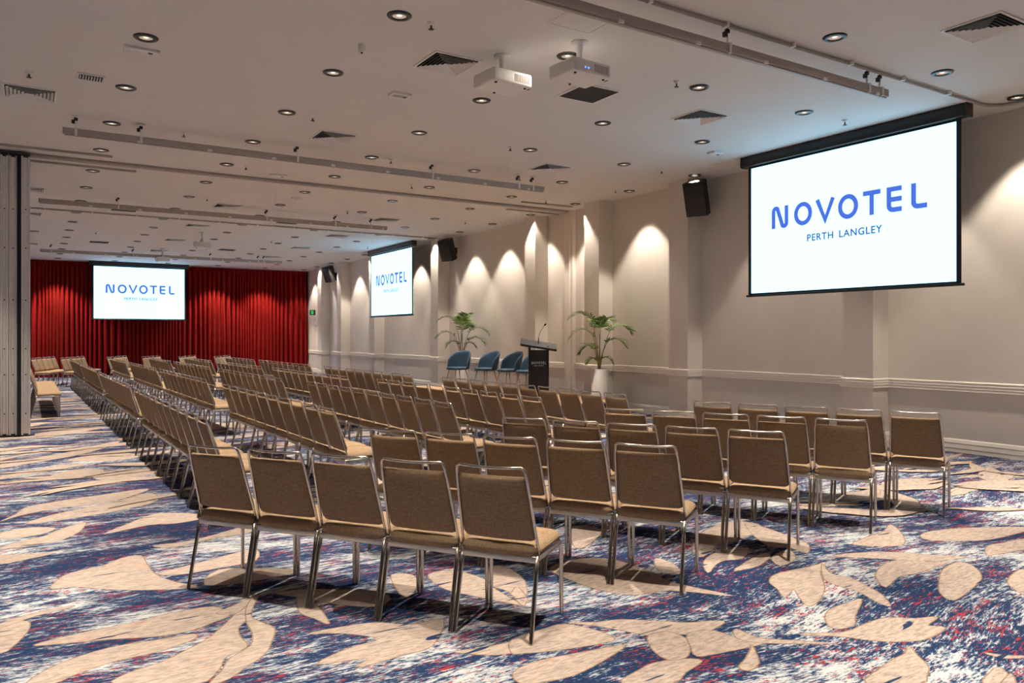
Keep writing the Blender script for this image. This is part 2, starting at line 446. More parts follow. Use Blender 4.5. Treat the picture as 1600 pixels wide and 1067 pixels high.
# ------------------------------------------------------------------ floor with its woven leaf pattern
LEAVES = [[(0.95,4.47),(0.92,4.64),(0.8,4.68),(0.64,4.67),(0.47,4.63),(0.22,4.61),(0.03,4.56),(0.14,4.51),(0.36,4.44),(0.58,4.35),(0.74,4.35),(0.86,4.41)],[(0.73,4.29),(0.56,4.3),(0.35,4.32),(0.14,4.24),(0.0,4.08),(0.1,4.01),(0.2,4.07),(0.37,4.13),(0.55,4.14),(0.72,4.21)],[(1.08,4.6),(0.82,4.22),(0.66,4.08),(0.53,3.99),(0.4,3.95),(0.33,3.85),(0.63,3.66),(0.75,3.76),(0.81,3.89),(0.93,3.97),(0.93,4.11),(0.95,4.25),(1.02,4.36)],[(0.86,5.08),(0.72,5.13),(0.47,5.28),(0.26,5.48),(0.13,5.52),(0.15,5.65),(0.24,5.82),(0.44,5.89),(0.56,6.02),(0.68,6.02),(0.69,5.78),(0.71,5.48),(0.8,5.24),(0.89,5.11)],[(0.73,5.51),(0.97,5.6),(1.22,5.71),(1.41,5.76),(1.34,5.47),(1.1,5.42),(0.91,5.4),(0.8,5.42)],[(1.3,6.97),(1.05,6.9),(0.84,6.96),(0.51,6.82),(0.72,7.11),(0.94,7.36),(1.17,7.26),(1.34,7.03)],[(1.07,8.1),(0.98,7.86),(0.69,7.69),(0.45,7.59),(0.17,7.53),(-0.01,7.56),(0.21,7.82),(0.5,7.98),(0.72,8.12),(1.01,8.39)],[(1.05,8.59),(0.84,8.29),(0.57,8.08),(0.22,8.07),(-0.06,7.91),(-0.19,7.75),(-0.08,8.0),(0.01,8.29),(0.35,8.45),(0.63,8.53),(0.9,8.62)],[(0.41,7.34),(0.34,6.99),(0.18,6.77),(-0.05,6.73),(-0.17,6.78),(-0.03,6.93),(0.11,7.0),(0.22,7.17)],[(0.19,7.26),(0.11,7.1),(-0.06,7.04),(-0.17,7.09),(-0.18,7.28),(-0.01,7.38)],[(0.01,4.86),(-0.02,4.71),(-0.11,4.52),(-0.12,4.92),(-0.07,4.98),(0.0,4.96)],[(-0.12,5.0),(0.03,5.08),(0.21,5.11),(0.21,5.08),(0.04,5.03),(-0.12,4.92)],[(0.79,6.26),(1.09,6.26),(1.61,6.55),(1.55,6.3),(1.16,6.22),(0.91,6.13)],[(-0.16,6.55),(0.02,6.47),(0.17,6.42),(0.0,6.34),(-0.16,6.31)],[(1.14,4.7),(0.97,4.59),(0.9,4.53),(0.99,4.48),(1.08,4.6)],[(1.16,4.75),(1.06,4.53),(1.01,4.3),(1.0,4.14),(0.95,3.97),(0.83,3.87),(0.77,3.75),(0.69,3.63),(0.77,3.64),(0.86,3.72),(0.98,3.83),(1.05,3.97),(1.11,4.14),(1.07,4.28),(1.05,4.39),(1.1,4.55),(1.17,4.71)],[(1.36,4.56),(1.3,4.31),(1.34,4.17),(1.38,4.05),(1.41,4.32),(1.41,4.48)],[(1.24,3.97),(1.4,3.97),(1.6,3.93),(1.75,3.8),(1.93,3.78),(1.72,3.49),(1.53,3.46),(1.29,3.44),(1.39,3.52),(1.16,3.58),(1.36,3.68),(1.53,3.71),(1.39,3.89)],[(2.01,4.67),(2.12,4.59),(2.06,4.39),(1.91,4.21),(1.92,4.38)],[(2.21,4.54),(2.39,4.53),(2.47,4.27),(2.43,4.06),(2.41,3.72),(2.36,3.84),(2.22,4.1),(2.17,4.27)],[(2.6,4.45),(2.72,4.43),(2.67,4.1),(2.42,3.72),(2.48,3.98),(2.45,4.14)],[(1.78,3.36),(1.92,3.33),(2.15,3.3),(2.09,3.2),(1.92,3.23)],[(1.08,5.38),(1.32,5.26),(1.53,5.07),(1.22,5.01),(0.94,5.09)],[(1.27,4.7),(1.46,4.67),(1.71,4.47),(1.83,4.3),(1.71,4.16),(1.52,4.32),(1.37,4.55)],[(2.01,3.2),(2.1,3.34),(2.32,3.37),(2.45,3.37),(2.54,3.21),(2.55,3.07),(2.46,3.06),(2.3,3.09),(2.15,3.13),(2.05,3.17)],[(2.48,3.38),(2.61,3.3),(2.75,3.26),(2.9,3.14),(3.03,3.03),(3.16,2.98),(3.2,2.93),(2.97,2.88),(2.85,2.96),(2.72,3.02),(2.66,3.13),(2.58,3.26)],[(1.89,3.0),(2.01,3.05),(2.19,3.04),(2.38,3.01),(2.55,2.98),(2.32,2.89),(2.11,2.84),(1.95,2.86),(1.87,2.9)],[(2.25,2.66),(2.41,2.72),(2.53,2.74),(2.67,2.7),(2.73,2.64),(2.57,2.59),(2.44,2.54)],[(2.73,3.01),(2.85,2.99),(2.86,2.88),(2.79,2.78),(2.69,2.71),(2.6,2.74),(2.63,2.88)],[(2.92,2.92),(3.06,2.88),(3.09,2.73),(3.18,2.63),(3.07,2.63),(2.87,2.66),(2.75,2.69),(2.81,2.79)],[(2.96,4.24),(3.28,4.3),(3.45,4.15),(3.48,3.83),(3.44,3.58),(3.57,3.2),(3.33,3.47),(3.08,3.53),(2.97,3.7),(2.93,3.94)],[(3.72,4.03),(3.73,3.88),(3.63,3.69),(3.53,3.76),(3.59,3.89)],[(4.14,4.1),(4.5,4.36),(4.9,4.48),(5.08,4.43),(5.07,4.25),(4.68,4.08),(4.38,4.05),(4.15,3.94),(4.0,3.89)],[(3.94,3.79),(4.2,3.91),(4.49,3.88),(4.23,3.71),(4.09,3.74),(3.95,3.7),(3.78,3.6)],[(3.95,3.53),(4.2,3.64),(4.44,3.71),(4.48,3.69),(4.38,3.61),(4.16,3.57)],[(3.77,5.07),(3.9,4.86),(3.55,4.57),(3.41,4.56)],[(2.49,3.96),(2.57,4.02),(2.48,3.77),(2.46,3.91)],[(3.97,3.26),(4.12,3.34),(4.33,3.34),(4.51,3.33),(4.64,3.34),(4.43,3.23),(4.25,3.08),(4.14,2.99),(3.94,2.88),(3.8,2.85),(3.9,2.99),(3.98,3.09),(3.81,3.02),(3.9,3.14)],[(4.59,3.33),(4.45,3.17),(4.47,3.03),(4.4,2.86),(4.34,2.74),(4.2,2.6),(4.2,2.68),(4.28,2.86),(4.27,2.98),(4.32,3.12)],[(4.71,3.01),(4.95,3.1),(5.21,3.09),(5.27,2.94),(5.35,2.89),(4.93,2.87),(4.76,2.89),(4.49,2.81),(4.61,2.94)],[(4.81,3.41),(5.07,3.35),(5.29,3.22),(5.44,3.04),(5.59,2.9),(5.32,2.94),(5.12,3.11),(4.95,3.27)],[(4.8,2.65),(5.16,2.82),(5.43,2.85),(5.38,2.73),(5.18,2.59),(4.89,2.51),(4.61,2.46),(4.65,2.55)],[(3.72,2.68),(3.87,2.75),(4.03,2.76),(4.17,2.76),(3.88,2.61),(3.75,2.53),(3.62,2.56)],[(3.4,2.61),(3.63,2.5),(3.83,2.51),(4.01,2.5),(4.13,2.41),(4.26,2.36),(4.09,2.32),(4.14,2.25),(3.93,2.22),(3.79,2.25),(3.65,2.35),(3.57,2.46),(3.49,2.53)],[(3.18,2.08),(3.34,2.13),(3.52,2.16),(3.63,2.17),(3.73,2.21),(3.67,2.14),(3.58,2.03),(3.48,1.98),(3.38,1.95)],[(5.24,2.46),(5.47,2.53),(5.61,2.54),(5.46,2.4),(5.07,2.25),(5.1,2.34)],[(5.76,2.84),(6.01,2.96),(6.23,2.94),(6.46,2.92),(6.5,2.83),(6.16,2.78),(5.89,2.81)],[(5.9,3.4),(6.12,3.42),(6.43,3.33),(6.86,3.1),(6.7,3.03),(6.2,3.05),(5.94,3.18),(5.81,3.3)],[(5.21,3.52),(5.46,3.58),(5.76,3.62),(6.03,3.73),(5.82,3.51),(5.53,3.32),(5.34,3.38)],[(3.62,1.8),(3.72,1.83),(3.85,1.85),(3.8,1.78),(3.74,1.73),(3.57,1.71)],[(3.18,2.83),(3.18,2.69),(3.29,2.58),(3.43,2.45),(3.26,2.55),(3.12,2.66),(3.09,2.75)],[(3.08,2.64),(2.94,2.48),(2.83,2.45),(2.83,2.5),(2.92,2.54),(3.04,2.61)],[(5.07,4.4),(5.05,4.13),(4.98,3.85),(4.93,3.7),(4.72,3.55),(4.74,3.71),(4.64,3.82),(4.86,4.18)],[(4.01,3.57),(4.21,3.61),(4.42,3.63),(4.18,3.53),(4.0,3.53)],[(4.42,3.61),(4.68,3.68),(4.54,3.51),(4.31,3.45)],[(3.97,1.97),(4.02,1.9),(4.09,1.85),(4.07,1.84),(3.98,1.89)],[(-0.27,11.12),(0.05,11.51),(0.57,12.02),(0.97,12.61),(1.16,12.72),(0.96,12.18),(0.55,11.54),(0.09,11.15),(-0.27,10.87)],[(0.43,11.16),(0.71,11.44),(1.05,11.47),(1.29,11.07),(0.99,10.8),(0.68,10.89)],[(-0.25,10.22),(-0.03,10.43),(0.31,10.7),(0.58,10.63),(0.23,10.36),(-0.07,10.19),(-0.25,10.04)],[(0.2,9.93),(0.47,10.31),(0.75,10.13),(0.66,9.82),(0.44,9.7)],[(0.62,9.67),(0.9,9.85),(1.22,9.93),(1.31,9.59),(0.98,9.44),(0.72,9.36)],[(-0.31,12.71),(0.05,12.9),(0.43,12.66),(0.05,12.49),(-0.3,12.32)],[(0.12,14.45),(0.56,14.73),(1.18,14.94),(0.61,14.14),(0.21,13.87)]]
def smooth_poly(P, k=3):
    n = len(P); out = []
    for i in range(n):
        p0, p1, p2, p3 = (Vector(P[(i + d) % n]) for d in (-1, 0, 1, 2))
        for s in range(k):
            t = s / k
            a = 0.5 * ((2 * p1) + (p2 - p0) * t + (2 * p0 - 5 * p1 + 4 * p2 - p3) * t * t + (3 * p1 - p0 - 3 * p2 + p3) * t ** 3)
            out.append(a)
    return out
def area2(P):
    return sum(P[i][0] * P[(i + 1) % len(P)][1] - P[(i + 1) % len(P)][0] * P[i][1] for i in range(len(P)))
def grow(P, d):
    n = len(P); out = []
    for i in range(n):
        a, b, c = P[i - 1], P[i], P[(i + 1) % n]
        t = (c - a)
        if t.length < 1e-6: out.append(b); continue
        nn = Vector((t.y, -t.x)).normalized()
        out.append(b + nn * d)
    return out
fm = MB()
fm.box((XL, YB, -0.15), (WALLX + 0.2, YF, 0.0), 0)
leaf_z = [0.0006]
def add_leaf(P, k=3):
    P = smooth_poly([Vector(p) for p in P], k)
    if area2(P) < 0: P.reverse()
    G = grow(P, 0.007)
    z = leaf_z[0]; leaf_z[0] += 0.000012
    fm.add([(p.x, p.y, z) for p in G], [tuple(range(len(G)))], 2)
    fm.add([(p.x, p.y, z + 0.000006) for p in P], [tuple(range(len(P)))], 1)
for P in LEAVES: add_leaf(P)
CT = [sum((Vector(p) for p in P), Vector((0, 0))) / len(P) for P in LEAVES]
rl = random.Random(11)
def rand_leaf(c, ang, Ln, wd):
    ax = Vector((math.cos(ang), math.sin(ang))); ay = Vector((-ax.y, ax.x))
    n = 7; up = []; lo = []
    bend = rl.uniform(-0.18, 0.18)
    for i in range(n + 1):
        t = i / n
        w = wd * math.sin(PI * min(1, t * 0.96 + 0.02)) ** 0.8 * (1.15 - 0.5 * t)
        cc = Vector(c) + ax * (t * Ln) + ay * (bend * Ln * math.sin(PI * t))
        up.append(cc + ay * w * rl.uniform(0.6, 1.15)); lo.append(cc - ay * w * rl.uniform(0.6, 1.15))
    return up + lo[::-1]
for i in range(640):
    x, y = rl.uniform(-4.0, 10.4), rl.uniform(-2.5, 30)
    c = Vector((x, y))
    dist = min((c - q).length for q in CT)
    inview = (x * 0.532 + y * 0.8467) > 0.3
    if y < 9 and dist < 0.75 and inview and x > -3.0: continue
    if y > 14 and x > 1.5 and rl.random() < 0.5: continue
    base = 0.25 if x < 3 else rl.uniform(-0.6, 0.3)
    for k in range(rl.choice((1, 2, 3))):
        a = base + rl.uniform(-0.35, 0.35) + (PI if rl.random() < 0.35 else 0)
        L_ = rl.uniform(0.5, 1.25); wd = L_ * rl.uniform(0.07, 0.16)
        add_leaf(rand_leaf(c + Vector((rl.uniform(-.1, .1), rl.uniform(-.1, .1))), a, L_, wd), 2)
fo = fm.build('floor', [M_CARPET, M_CLEAF, M_CEDGE]); fo['kind'] = 'structure'

# ------------------------------------------------------------------ banquet chairs
def chair_meshes():
    P = {}
    # seat: soft pad with a waterfall front and a rolled rear
    mb = MB()
    nu, nv = 12, 14; vs = []; fs = []
    for side in (1, -1):
        for j in range(nv + 1):
            v = j / nv; y = -0.165 + 0.43 * (0.5 - 0.5 * math.cos(PI * v))
            for i in range(nu + 1):
                u = -math.cos(PI * i / nu)
                hw = 0.220 - 0.012 * max(0, (v - 0.5)) * 2
                rcorner = 0.05
                dy = min(y + 0.165, 0.265 - y)
                if dy < rcorner: hw -= rcorner - math.sqrt(max(0, rcorner ** 2 - (rcorner - dy) ** 2))
                e = max(0, 1 - abs(u) ** 12) ** 0.5 * max(0, 1 - abs(2 * v - 1) ** 14) ** 0.5
                z = 0.443 + side * (0.030 * e) - 0.022 * max(0, (y - 0.16) / 0.1) ** 2 * 0.5
                if side > 0: z += 0.006 * (1 - u * u) * e
                vs.append((u * hw, y, z))
    n1 = nu + 1; off = n1 * (nv + 1)
    for k in range(2):
        for j in range(nv):
            for i in range(nu):
                a = k * off + j * n1 + i; fs.append((a, a + 1, a + n1 + 1, a + n1))
    mb.add(vs, fs, 0, True)
    P['seat'] = mb.mesh('seat', M_FABRIC)
    # backrest pad between the tubes
    mb = pillow(0.424, 0.380, 0.350, 0.046, rc=0.016, rb=0.04)
    vs = []
    for x, y, z in mb.v:
        zz = 0.492 + z
        yy = -0.139 - 0.128 * (z / 0.40) + y - 0.030 * (1 - (x / 0.2) ** 2) * 0.6 + 0.012
        vs.append((x, yy, zz))
    mb.v = vs
    P['backrest'] = mb.mesh('backrest', M_FABRIC)
    # back frame: one bent tube, rail left clear above the pad
    def bp(x, z, dy=0.0): return (x, -0.132 - 0.130 * ((z - 0.46) / 0.43) + dy, z)
    pts = [bp(-0.214, 0.425), bp(-0.212, 0.50), bp(-0.196, 0.80), bp(-0.190, 0.862), bp(-0.186, 0.880), bp(-0.172, 0.890), bp(-0.10, 0.886, -0.012), bp(0, 0.884, -0.016),
           bp(0.10, 0.886, -0.012), bp(0.172, 0.890), bp(0.186, 0.880), bp(0.190, 0.862), bp(0.196, 0.80), bp(0.212, 0.50), bp(0.214, 0.425)]
    P['back_frame'] = MB().tube(pts, 0.0078, 8).mesh('back_frame', M_CHROME)
    # under-seat frame with side, rear and front rails
    mb = MB()
    for sx in (-1, 1): mb.rbox((sx * 0.212 - 0.008, -0.150, 0.392), (sx * 0.212 + 0.008, 0.235, 0.418), 0.004)
    mb.rbox((-0.212, -0.156, 0.385), (0.212, -0.142, 0.420), 0.004)
    mb.rbox((-0.205, 0.222, 0.392), (0.205, 0.236, 0.418), 0.004)
    P['seat_frame'] = mb.mesh('seat_frame', M_STEEL)
    P['legs'] = []
    for sx in (-1, 1):
        P['legs'].append(MB().tube([(sx * 0.212, -0.140, 0.42), (sx * 0.213, -0.160, 0.33), (sx * 0.2145, -0.236, 0.006), (sx * 0.2145, -0.2375, 0.0)], [0.012, 0.012, 0.0115, 0.0125], 8).mesh('leg', M_CHROME))
        P['legs'].append(MB().tube([(sx * 0.208, 0.215, 0.415), (sx * 0.212, 0.232, 0.395), (sx * 0.213, 0.235, 0.36), (sx * 0.2145, 0.236, 0.006), (sx * 0.2145, 0.236, 0.0)], [0.010, 0.012, 0.012, 0.0115, 0.0125], 8).mesh('leg', M_CHROME))
    mb = MB()
    mb.rbox((0.206, -0.150, 0.402), (0.2265, -0.128, 0.412), 0.003).rbox((-0.222, -0.150, 0.402), (-0.202, -0.128, 0.412), 0.003)
    P['linking_clip'] = mb.mesh('linking_clip', M_BRASS)
    return P
CP = chair_meshes()
def chair_child(me, name, t):
    o = bpy.data.objects.new(name, me); COL.objects.link(o); o.parent = t
def place_chair(x, y, rz, label, group, detail=True):
    t = empty('banquet_chair', label, 'chair', (x, y, 0), rz, group)
    chair_child(CP['seat'], 'seat', t); chair_child(CP['backrest'], 'backrest', t)
    chair_child(CP['back_frame'], 'back_frame', t); chair_child(CP['seat_frame'], 'seat_frame', t)
    for me in CP['legs']: chair_child(me, 'leg', t)
    if detail: chair_child(CP['linking_clip'], 'linking_clip', t)
ORD = ['first', 'second', 'third', 'fourth', 'fifth', 'sixth', 'seventh', 'eighth', 'ninth', 'tenth', 'eleventh', 'twelfth', 'thirteenth', 'fourteenth', 'fifteenth', 'sixteenth', 'seventeenth', 'eighteenth', 'nineteenth', 'twentieth']
ROWN = ['back', 'fourth', 'third', 'second', 'front']
PITCH = 0.4555
def row_from(bar0, ang, n, label_fn, group, detail=True, pitch=PITCH):
    """bar0: top-rail centre of the first chair; ang: direction the row runs; chairs face ang + 90 deg"""
    a = math.radians(ang); d = Vector((math.cos(a), math.sin(a))); f = Vector((-d.y, d.x))
    for i in range(n):
        p = Vector(bar0) + d * (pitch * i) + f * 0.246
        place_chair(p.x, p.y, a, label_fn(i), group, detail)
# angled block beside the camera: five rows of five
NEAR = [((0.955, 4.885), -54.6), ((2.20, 5.08), -56.8), ((3.41, 5.245), -59.9), ((4.615, 5.41), -61.5), ((5.835, 5.50), -67.0)]
for r, (b0, an) in enumerate(NEAR):
    row_from(b0, an, 5, lambda i, r=r: f'taupe fabric banquet chair, {ORD[i]} from the aisle, {ROWN[r]} row of the nearest angled block',
             'banquet chairs of the angled block beside the camera')
# straight blocks: rows run along the hall, chairs face the stage
BLK = [('first straight block', [1.23, 2.37, 3.56, 4.70, 5.77], [6.77, 7.01, 6.97, 7.07, 6.93]),
       ('second straight block', [1.20, 2.34, 3.40, 4.48, 5.63], [12.02, 12.72, 12.40, 12.38, 12.40]),
       ('third straight block', [1.17, 2.28, 3.34, 4.36, 5.57], [17.43, 17.72, 17.76, 17.43, 17.86]),
       ('fourth straight block', [1.13, 2.22, 3.26, 4.27, 5.49], [22.55, 23.05, 22.55, 22.42, 22.75])]
for bi, (bn, xs, ys) in enumerate(BLK):
    for r in range(5):
        a0 = 90.6
        a = math.radians(a0); d = Vector((math.cos(a), math.sin(a)))
        n = 10 if bi < 3 else (8 if r == 4 else 9)
        start = Vector((xs[r], ys[r])) + d * (PITCH * (n - 1))   # rows listed from the far end so that chairs face +x
        row_from(start, a0 - 180, n, lambda i, r=r, n=n, bn=bn: f'taupe fabric banquet chair, {ORD[n - 1 - i]} from near end, {ROWN[r]} row of the {bn}',
                 f'banquet chairs of the {bn}', bi == 0)
# far angled block, seen from its front, and the row beside the folded partition
FAR = [((0.72, 29.2), (0.16, 27.45)), ((1.55, 29.05), (0.92, 27.3)), ((2.83, 29.3), (2.20, 27.55)), ((3.86, 29.15), (3.20, 27.45)), ((4.98, 28.95), (4.28, 27.28)), ((6.06, 28.5), (5.30, 26.85))]
FN = ['rearmost row', 'back row', 'fourth row', 'third row', 'second row', 'front row']
for r, (a_, b_) in enumerate(FAR):
    d = Vector(b_) - Vector(a_)
    row_from(a_, math.degrees(math.atan2(d.y, d.x)), 5, lambda i, r=r: f'taupe fabric banquet chair, {ORD[4 - i]} from the aisle, {FN[r]}, angled block by the curtain',
             'banquet chairs of the angled block by the curtain', False)
row_from((0.05, 17.35 + PITCH * 9), -90, 10, lambda i: f'taupe fabric banquet chair, {ORD[9 - i]} from near end of the row behind the folded partition',
         'banquet chairs in the row behind the folded partition', False)

# ------------------------------------------------------------------ stage, lectern, blue chairs, palms
STZ = 0.35
st = empty('stage', 'low portable stage with wooden deck and black skirt in front of the wall', 'stage', (8.3, 14.0, 0))
MB().rbox((-0.95, -2.95, STZ - 0.03), (1.05, 3.05, STZ), 0.006).build('deck', M_STAGE_TOP, st)
sk = MB(); pts = []
per = [(-0.93, -2.93), (1.03, -2.93), (1.03, 3.03), (-0.93, 3.03)]
for k in range(4):
    a = Vector(per[k]); b = Vector(per[(k + 1) % 4]); nseg = int((b - a).length / 0.05)
    nn = Vector(((b - a).y, -(b - a).x)).normalized()
    for i in range(nseg): pts.append(a + (b - a) * (i / nseg) + nn * 0.008 * math.sin(i * 2.1))
vs = [(p.x, p.y, 0.0) for p in pts] + [(p.x, p.y, STZ - 0.03) for p in pts]
n = len(pts)
sk.add(vs, [(i, (i + 1) % n, n + (i + 1) % n, n + i) for i in range(n)], 0, True)
sk.build('skirt', M_BLACKMATT, st)

def text_mesh(body, size, m, name, parent, M, extrude=0.001, spacing=1.0, align='CENTER'):
    cu = bpy.data.curves.new(name, 'FONT')
    cu.body = body; cu.size = size; cu.align_x = align; cu.extrude = extrude; cu.space_character = spacing; cu.resolution_u = 3; cu.offset = size * 0.022
    to = bpy.data.objects.new(name, cu); COL.objects.link(to)
    bpy.context.view_layer.update()
    me = bpy.data.meshes.new_from_object(to.evaluated_get(bpy.context.evaluated_depsgraph_get()))
    bpy.data.objects.remove(to); bpy.data.curves.remove(cu)
    me.materials.clear(); me.materials.append(m)
    o = bpy.data.objects.new(name, me); COL.objects.link(o)
    o.parent = parent; o.matrix_local = M
    return o

def stroke(mb, pts, w, t, closed=False):
    """flat band of width w along pts in the xz plane, thickness t towards -y"""
    pts = [Vector(p) for p in pts]; n = len(pts); L_ = []; R_ = []
    for i, p in enumerate(pts):
        if closed: d0 = (p - pts[i - 1]).normalized(); d1 = (pts[(i + 1) % n] - p).normalized()
        else:
            d0 = (p - pts[max(i - 1, 0)]); d1 = (pts[min(i + 1, n - 1)] - p)
            if d0.length < 1e-9: d0 = d1
            if d1.length < 1e-9: d1 = d0
            d0 = d0.normalized(); d1 = d1.normalized()
        tt = (d0 + d1)
        tt = tt.normalized() if tt.length > 1e-6 else d0
        nn = Vector((-tt.y, tt.x)); k = max(0.5, nn.dot(Vector((-d0.y, d0.x))))
        L_.append(p + nn * (w / 2 / k)); R_.append(p - nn * (w / 2 / k))
    vs = [(p.x, 0, p.y) for p in L_] + [(p.x, 0, p.y) for p in R_] + [(p.x, -t, p.y) for p in L_] + [(p.x, -t, p.y) for p in R_]
    fs = []
    for i in range(n if closed else n - 1):
        j = (i + 1) % n
        fs += [(2*n+i, 2*n+j, 3*n+j, 3*n+i), (i, n+i, n+j, j), (i, j, 2*n+j, 2*n+i), (n+i, 3*n+i, 3*n+j, n+j)]
    if not closed: fs += [(0, 2*n, 3*n, n), (n-1, 2*n-1, 4*n-1, 3*n-1)]
    mb.add(vs, fs)
def logo_word(mb, Wd, Hh, t):
    """the wide rounded seven-letter word, width Wd, height Hh, centred on x=0, baseline z=0"""
    s = Wd / 2.44; k = Hh / 0.33; w = 0.066 * min(s, k)
    def P(x, z): return ((x - 1.22) * s, z * k)
    def arc(cx, cz, rx, rz, a0, a1, n=8): return [P(cx + rx * math.cos(math.radians(a0 + (a1 - a0) * i / n)), cz + rz * math.sin(math.radians(a0 + (a1 - a0) * i / n))) for i in range(n + 1)]
    h = 0.029
    # N with rounded shoulders
    stroke(mb, [P(0.03, 0.0)] + [P(0.03, 0.25)] + arc(0.075, 0.26, 0.045, 0.045, 180, 50, 6) + arc(0.225, 0.07, 0.045, 0.045, 230, 360, 6) + [P(0.27, 0.33)], w, t)
    for cx in (0.565, 1.31):
        stroke(mb, arc(cx, 0.165, 0.125, 0.140, 0, 360 - 360 / 28, 27), w, t, True)
    stroke(mb, [P(0.81, 0.33), P(0.942, 0.028), P(1.072, 0.33)], w, t)
    stroke(mb, [P(1.54, 0.33 - h), P(1.80, 0.33 - h)], w, t); stroke(mb, [P(1.67, 0.33 - h * 2), P(1.67, 0.0)], w, t)
    stroke(mb, [P(2.10, 0.33 - h), P(1.92, 0.33 - h), P(1.92, 0.10)] + arc(1.98, 0.085, 0.06, 0.056, 180, 270, 6) + [P(2.10, h)], w, t)
    stroke(mb, [P(1.95, 0.165), P(2.10, 0.165)], w, t)
    stroke(mb, [P(2.26, 0.33), P(2.26, 0.10)] + arc(2.32, 0.085, 0.06, 0.056, 180, 270, 6) + [P(2.44, h)], w, t)

M_WHITEINK = mat('white_lettering', (0.75, 0.74, 0.72), 0.5, noise=0.02)
lec = empty('lectern', 'tall black lectern with hotel lettering and gooseneck microphone on the stage', 'lectern', (7.87, 11.62, STZ), math.radians(-32))
MB().rbox((-0.22, -0.17, 0.0), (0.22, 0.17, 0.03), 0.005).build('base', M_BLACK, lec)
for sx in (-1, 1): MB().rbox((sx * 0.165 - 0.018, -0.14, 0.03), (sx * 0.165 + 0.018, 0.14, 1.03), 0.004).build('side_panel', M_BLACK, lec)
fp = MB().rbox((-0.147, -0.145, 0.03), (0.147, -0.12, 0.955), 0.003).build('front_panel', M_BLACK, lec)
tilt = Matrix.Translation((0.0, 0.0, 1.045)) @ Matrix.Rotation(math.radians(9), 4, 'Y') @ Matrix.Rotation(math.radians(13), 4, 'X')
MB().rbox((-0.33, -0.21, -0.021), (0.33, 0.21, 0.021), 0.006, M=tilt).build('reading_top', M_BLACKMATT, lec)
lw = MB(); logo_word(lw, 0.262, 0.046, 0.002)
o = lw.build('lettering', M_WHITEINK, fp, (0, -0.1455, 0.70))
for wd, xo, al in (('PERTH', -0.088, 'LEFT'), ('LANGLEY', 0.088, 'RIGHT')):
    text_mesh(wd, 0.021, M_WHITEINK, 'small_lettering', fp, Matrix.Translation((xo, -0.1462, 0.665)) @ Matrix.Rotation(PI / 2, 4, 'X'), 0.0004, 1.15, al)
mic = empty('microphone', 'thin gooseneck microphone standing on the lectern top', 'microphone', (7.87, 11.62, STZ + 1.055), math.radians(-32))
MB().lathe([(0.0, 0), (0.022, 0), (0.022, 0.01), (0.012, 0.02), (0.010, 0.11), (0.0, 0.112)], 12).build('stand', M_BLACK, mic)
MB().tube([(0, 0, 0.10), (0.012, 0, 0.17), (0.045, 0, 0.25), (0.095, 0, 0.325), (0.112, 0, 0.345)], 0.0045, 6).build('gooseneck', M_BLACK, mic)
MB().tube([(0.108, 0, 0.340), (0.116, 0, 0.352), (0.132, 0, 0.368), (0.138, 0, 0.374)], [0.009, 0.016, 0.016, 0.008], 10).build('capsule', M_BLACKMATT, mic)

def blue_chair_meshes():
    P = {}
    mb = MB()   # seat: rounded D pad
    prof = []
    n = 28; vs = []; fs = []
    def outline(s):
        out = []
        for i in range(n):
            a = 2 * PI * i / n
            cx, cy = math.cos(a), math.sin(a)
            e = 2.6
            x = math.copysign(abs(cx) ** (2 / e), cx) * 0.245 * s; y = math.copysign(abs(cy) ** (2 / e), cy) * 0.235 * s
            out.append((x, y + 0.02))
        return out
    for s, z in ((0.0, 0.425), (0.90, 0.425), (0.985, 0.437), (1.0, 0.455), (0.985, 0.474), (0.90, 0.486), (0.5, 0.490), (0.0, 0.490)):
        vs += [(x, y, z) for x, y in outline(max(s, 0.001))]
    for k in range(7):
        for i in range(n): fs.append((k * n + i, k * n + (i + 1) % n, (k + 1) * n + (i + 1) % n, (k + 1) * n + i))
    mb.add(vs, fs, 0, True); P['seat'] = mb.mesh('seat', M_VELVET_BLUE)
    # wrap-round arched back
    mb = MB(); vs = []; fs = []
    nu, nv = 20, 12
    def pt(u, v, t):
        a = u * math.radians(96)
        top = 0.47 + 0.40 * max(0, math.cos(u * PI / 2)) ** 0.42
        z = 0.44 + (top - 0.44) * v
        r = 0.262 + 0.045 * v * (0.4 + 0.6 * math.cos(a)) + t
        return (r * math.sin(a) * 0.98, -r * math.cos(a) * 0.93 + 0.02 - 0.05 * v * max(0, math.cos(a)), z)
    for side, t in ((0, -0.022), (1, 0.022)):
        for j in range(nv + 1):
            for i in range(nu + 1):
                u = -1 + 2 * i / nu; v = j / nv
                e = max(0.05, 1 - v ** 10) ** 0.5 * max(0.05, 1 - abs(u) ** 16) ** 0.5
                vs.append(pt(u, v, t * e))
    n1 = nu + 1; off = n1 * (nv + 1)
    for k in range(2):
        for j in range(nv):
            for i in range(nu): a = k * off + j * n1 + i; fs.append((a, a + 1, a + n1 + 1, a + n1))
    for j in range(nv):
        for i in (0, nu): a = j * n1 + i; fs.append((a, a + n1, off + a + n1, off + a))
    for i in range(nu):
        for j in (0, nv): a = j * n1 + i; fs.append((a, a + 1, off + a + 1, off + a))
    mb.add(vs, fs, 0, True); P['backrest'] = mb.mesh('backrest', M_VELVET_BLUE)
    P['legs'] = [MB().tube([(sx * 0.14, 0.02 + sy * 0.13, 0.43), (sx * 0.225, 0.02 + sy * 0.215, 0.0)], [0.013, 0.008], 8).mesh('leg', M_BRASS) for sx in (-1, 1) for sy in (-1, 1)]
    return P
BP = blue_chair_meshes()
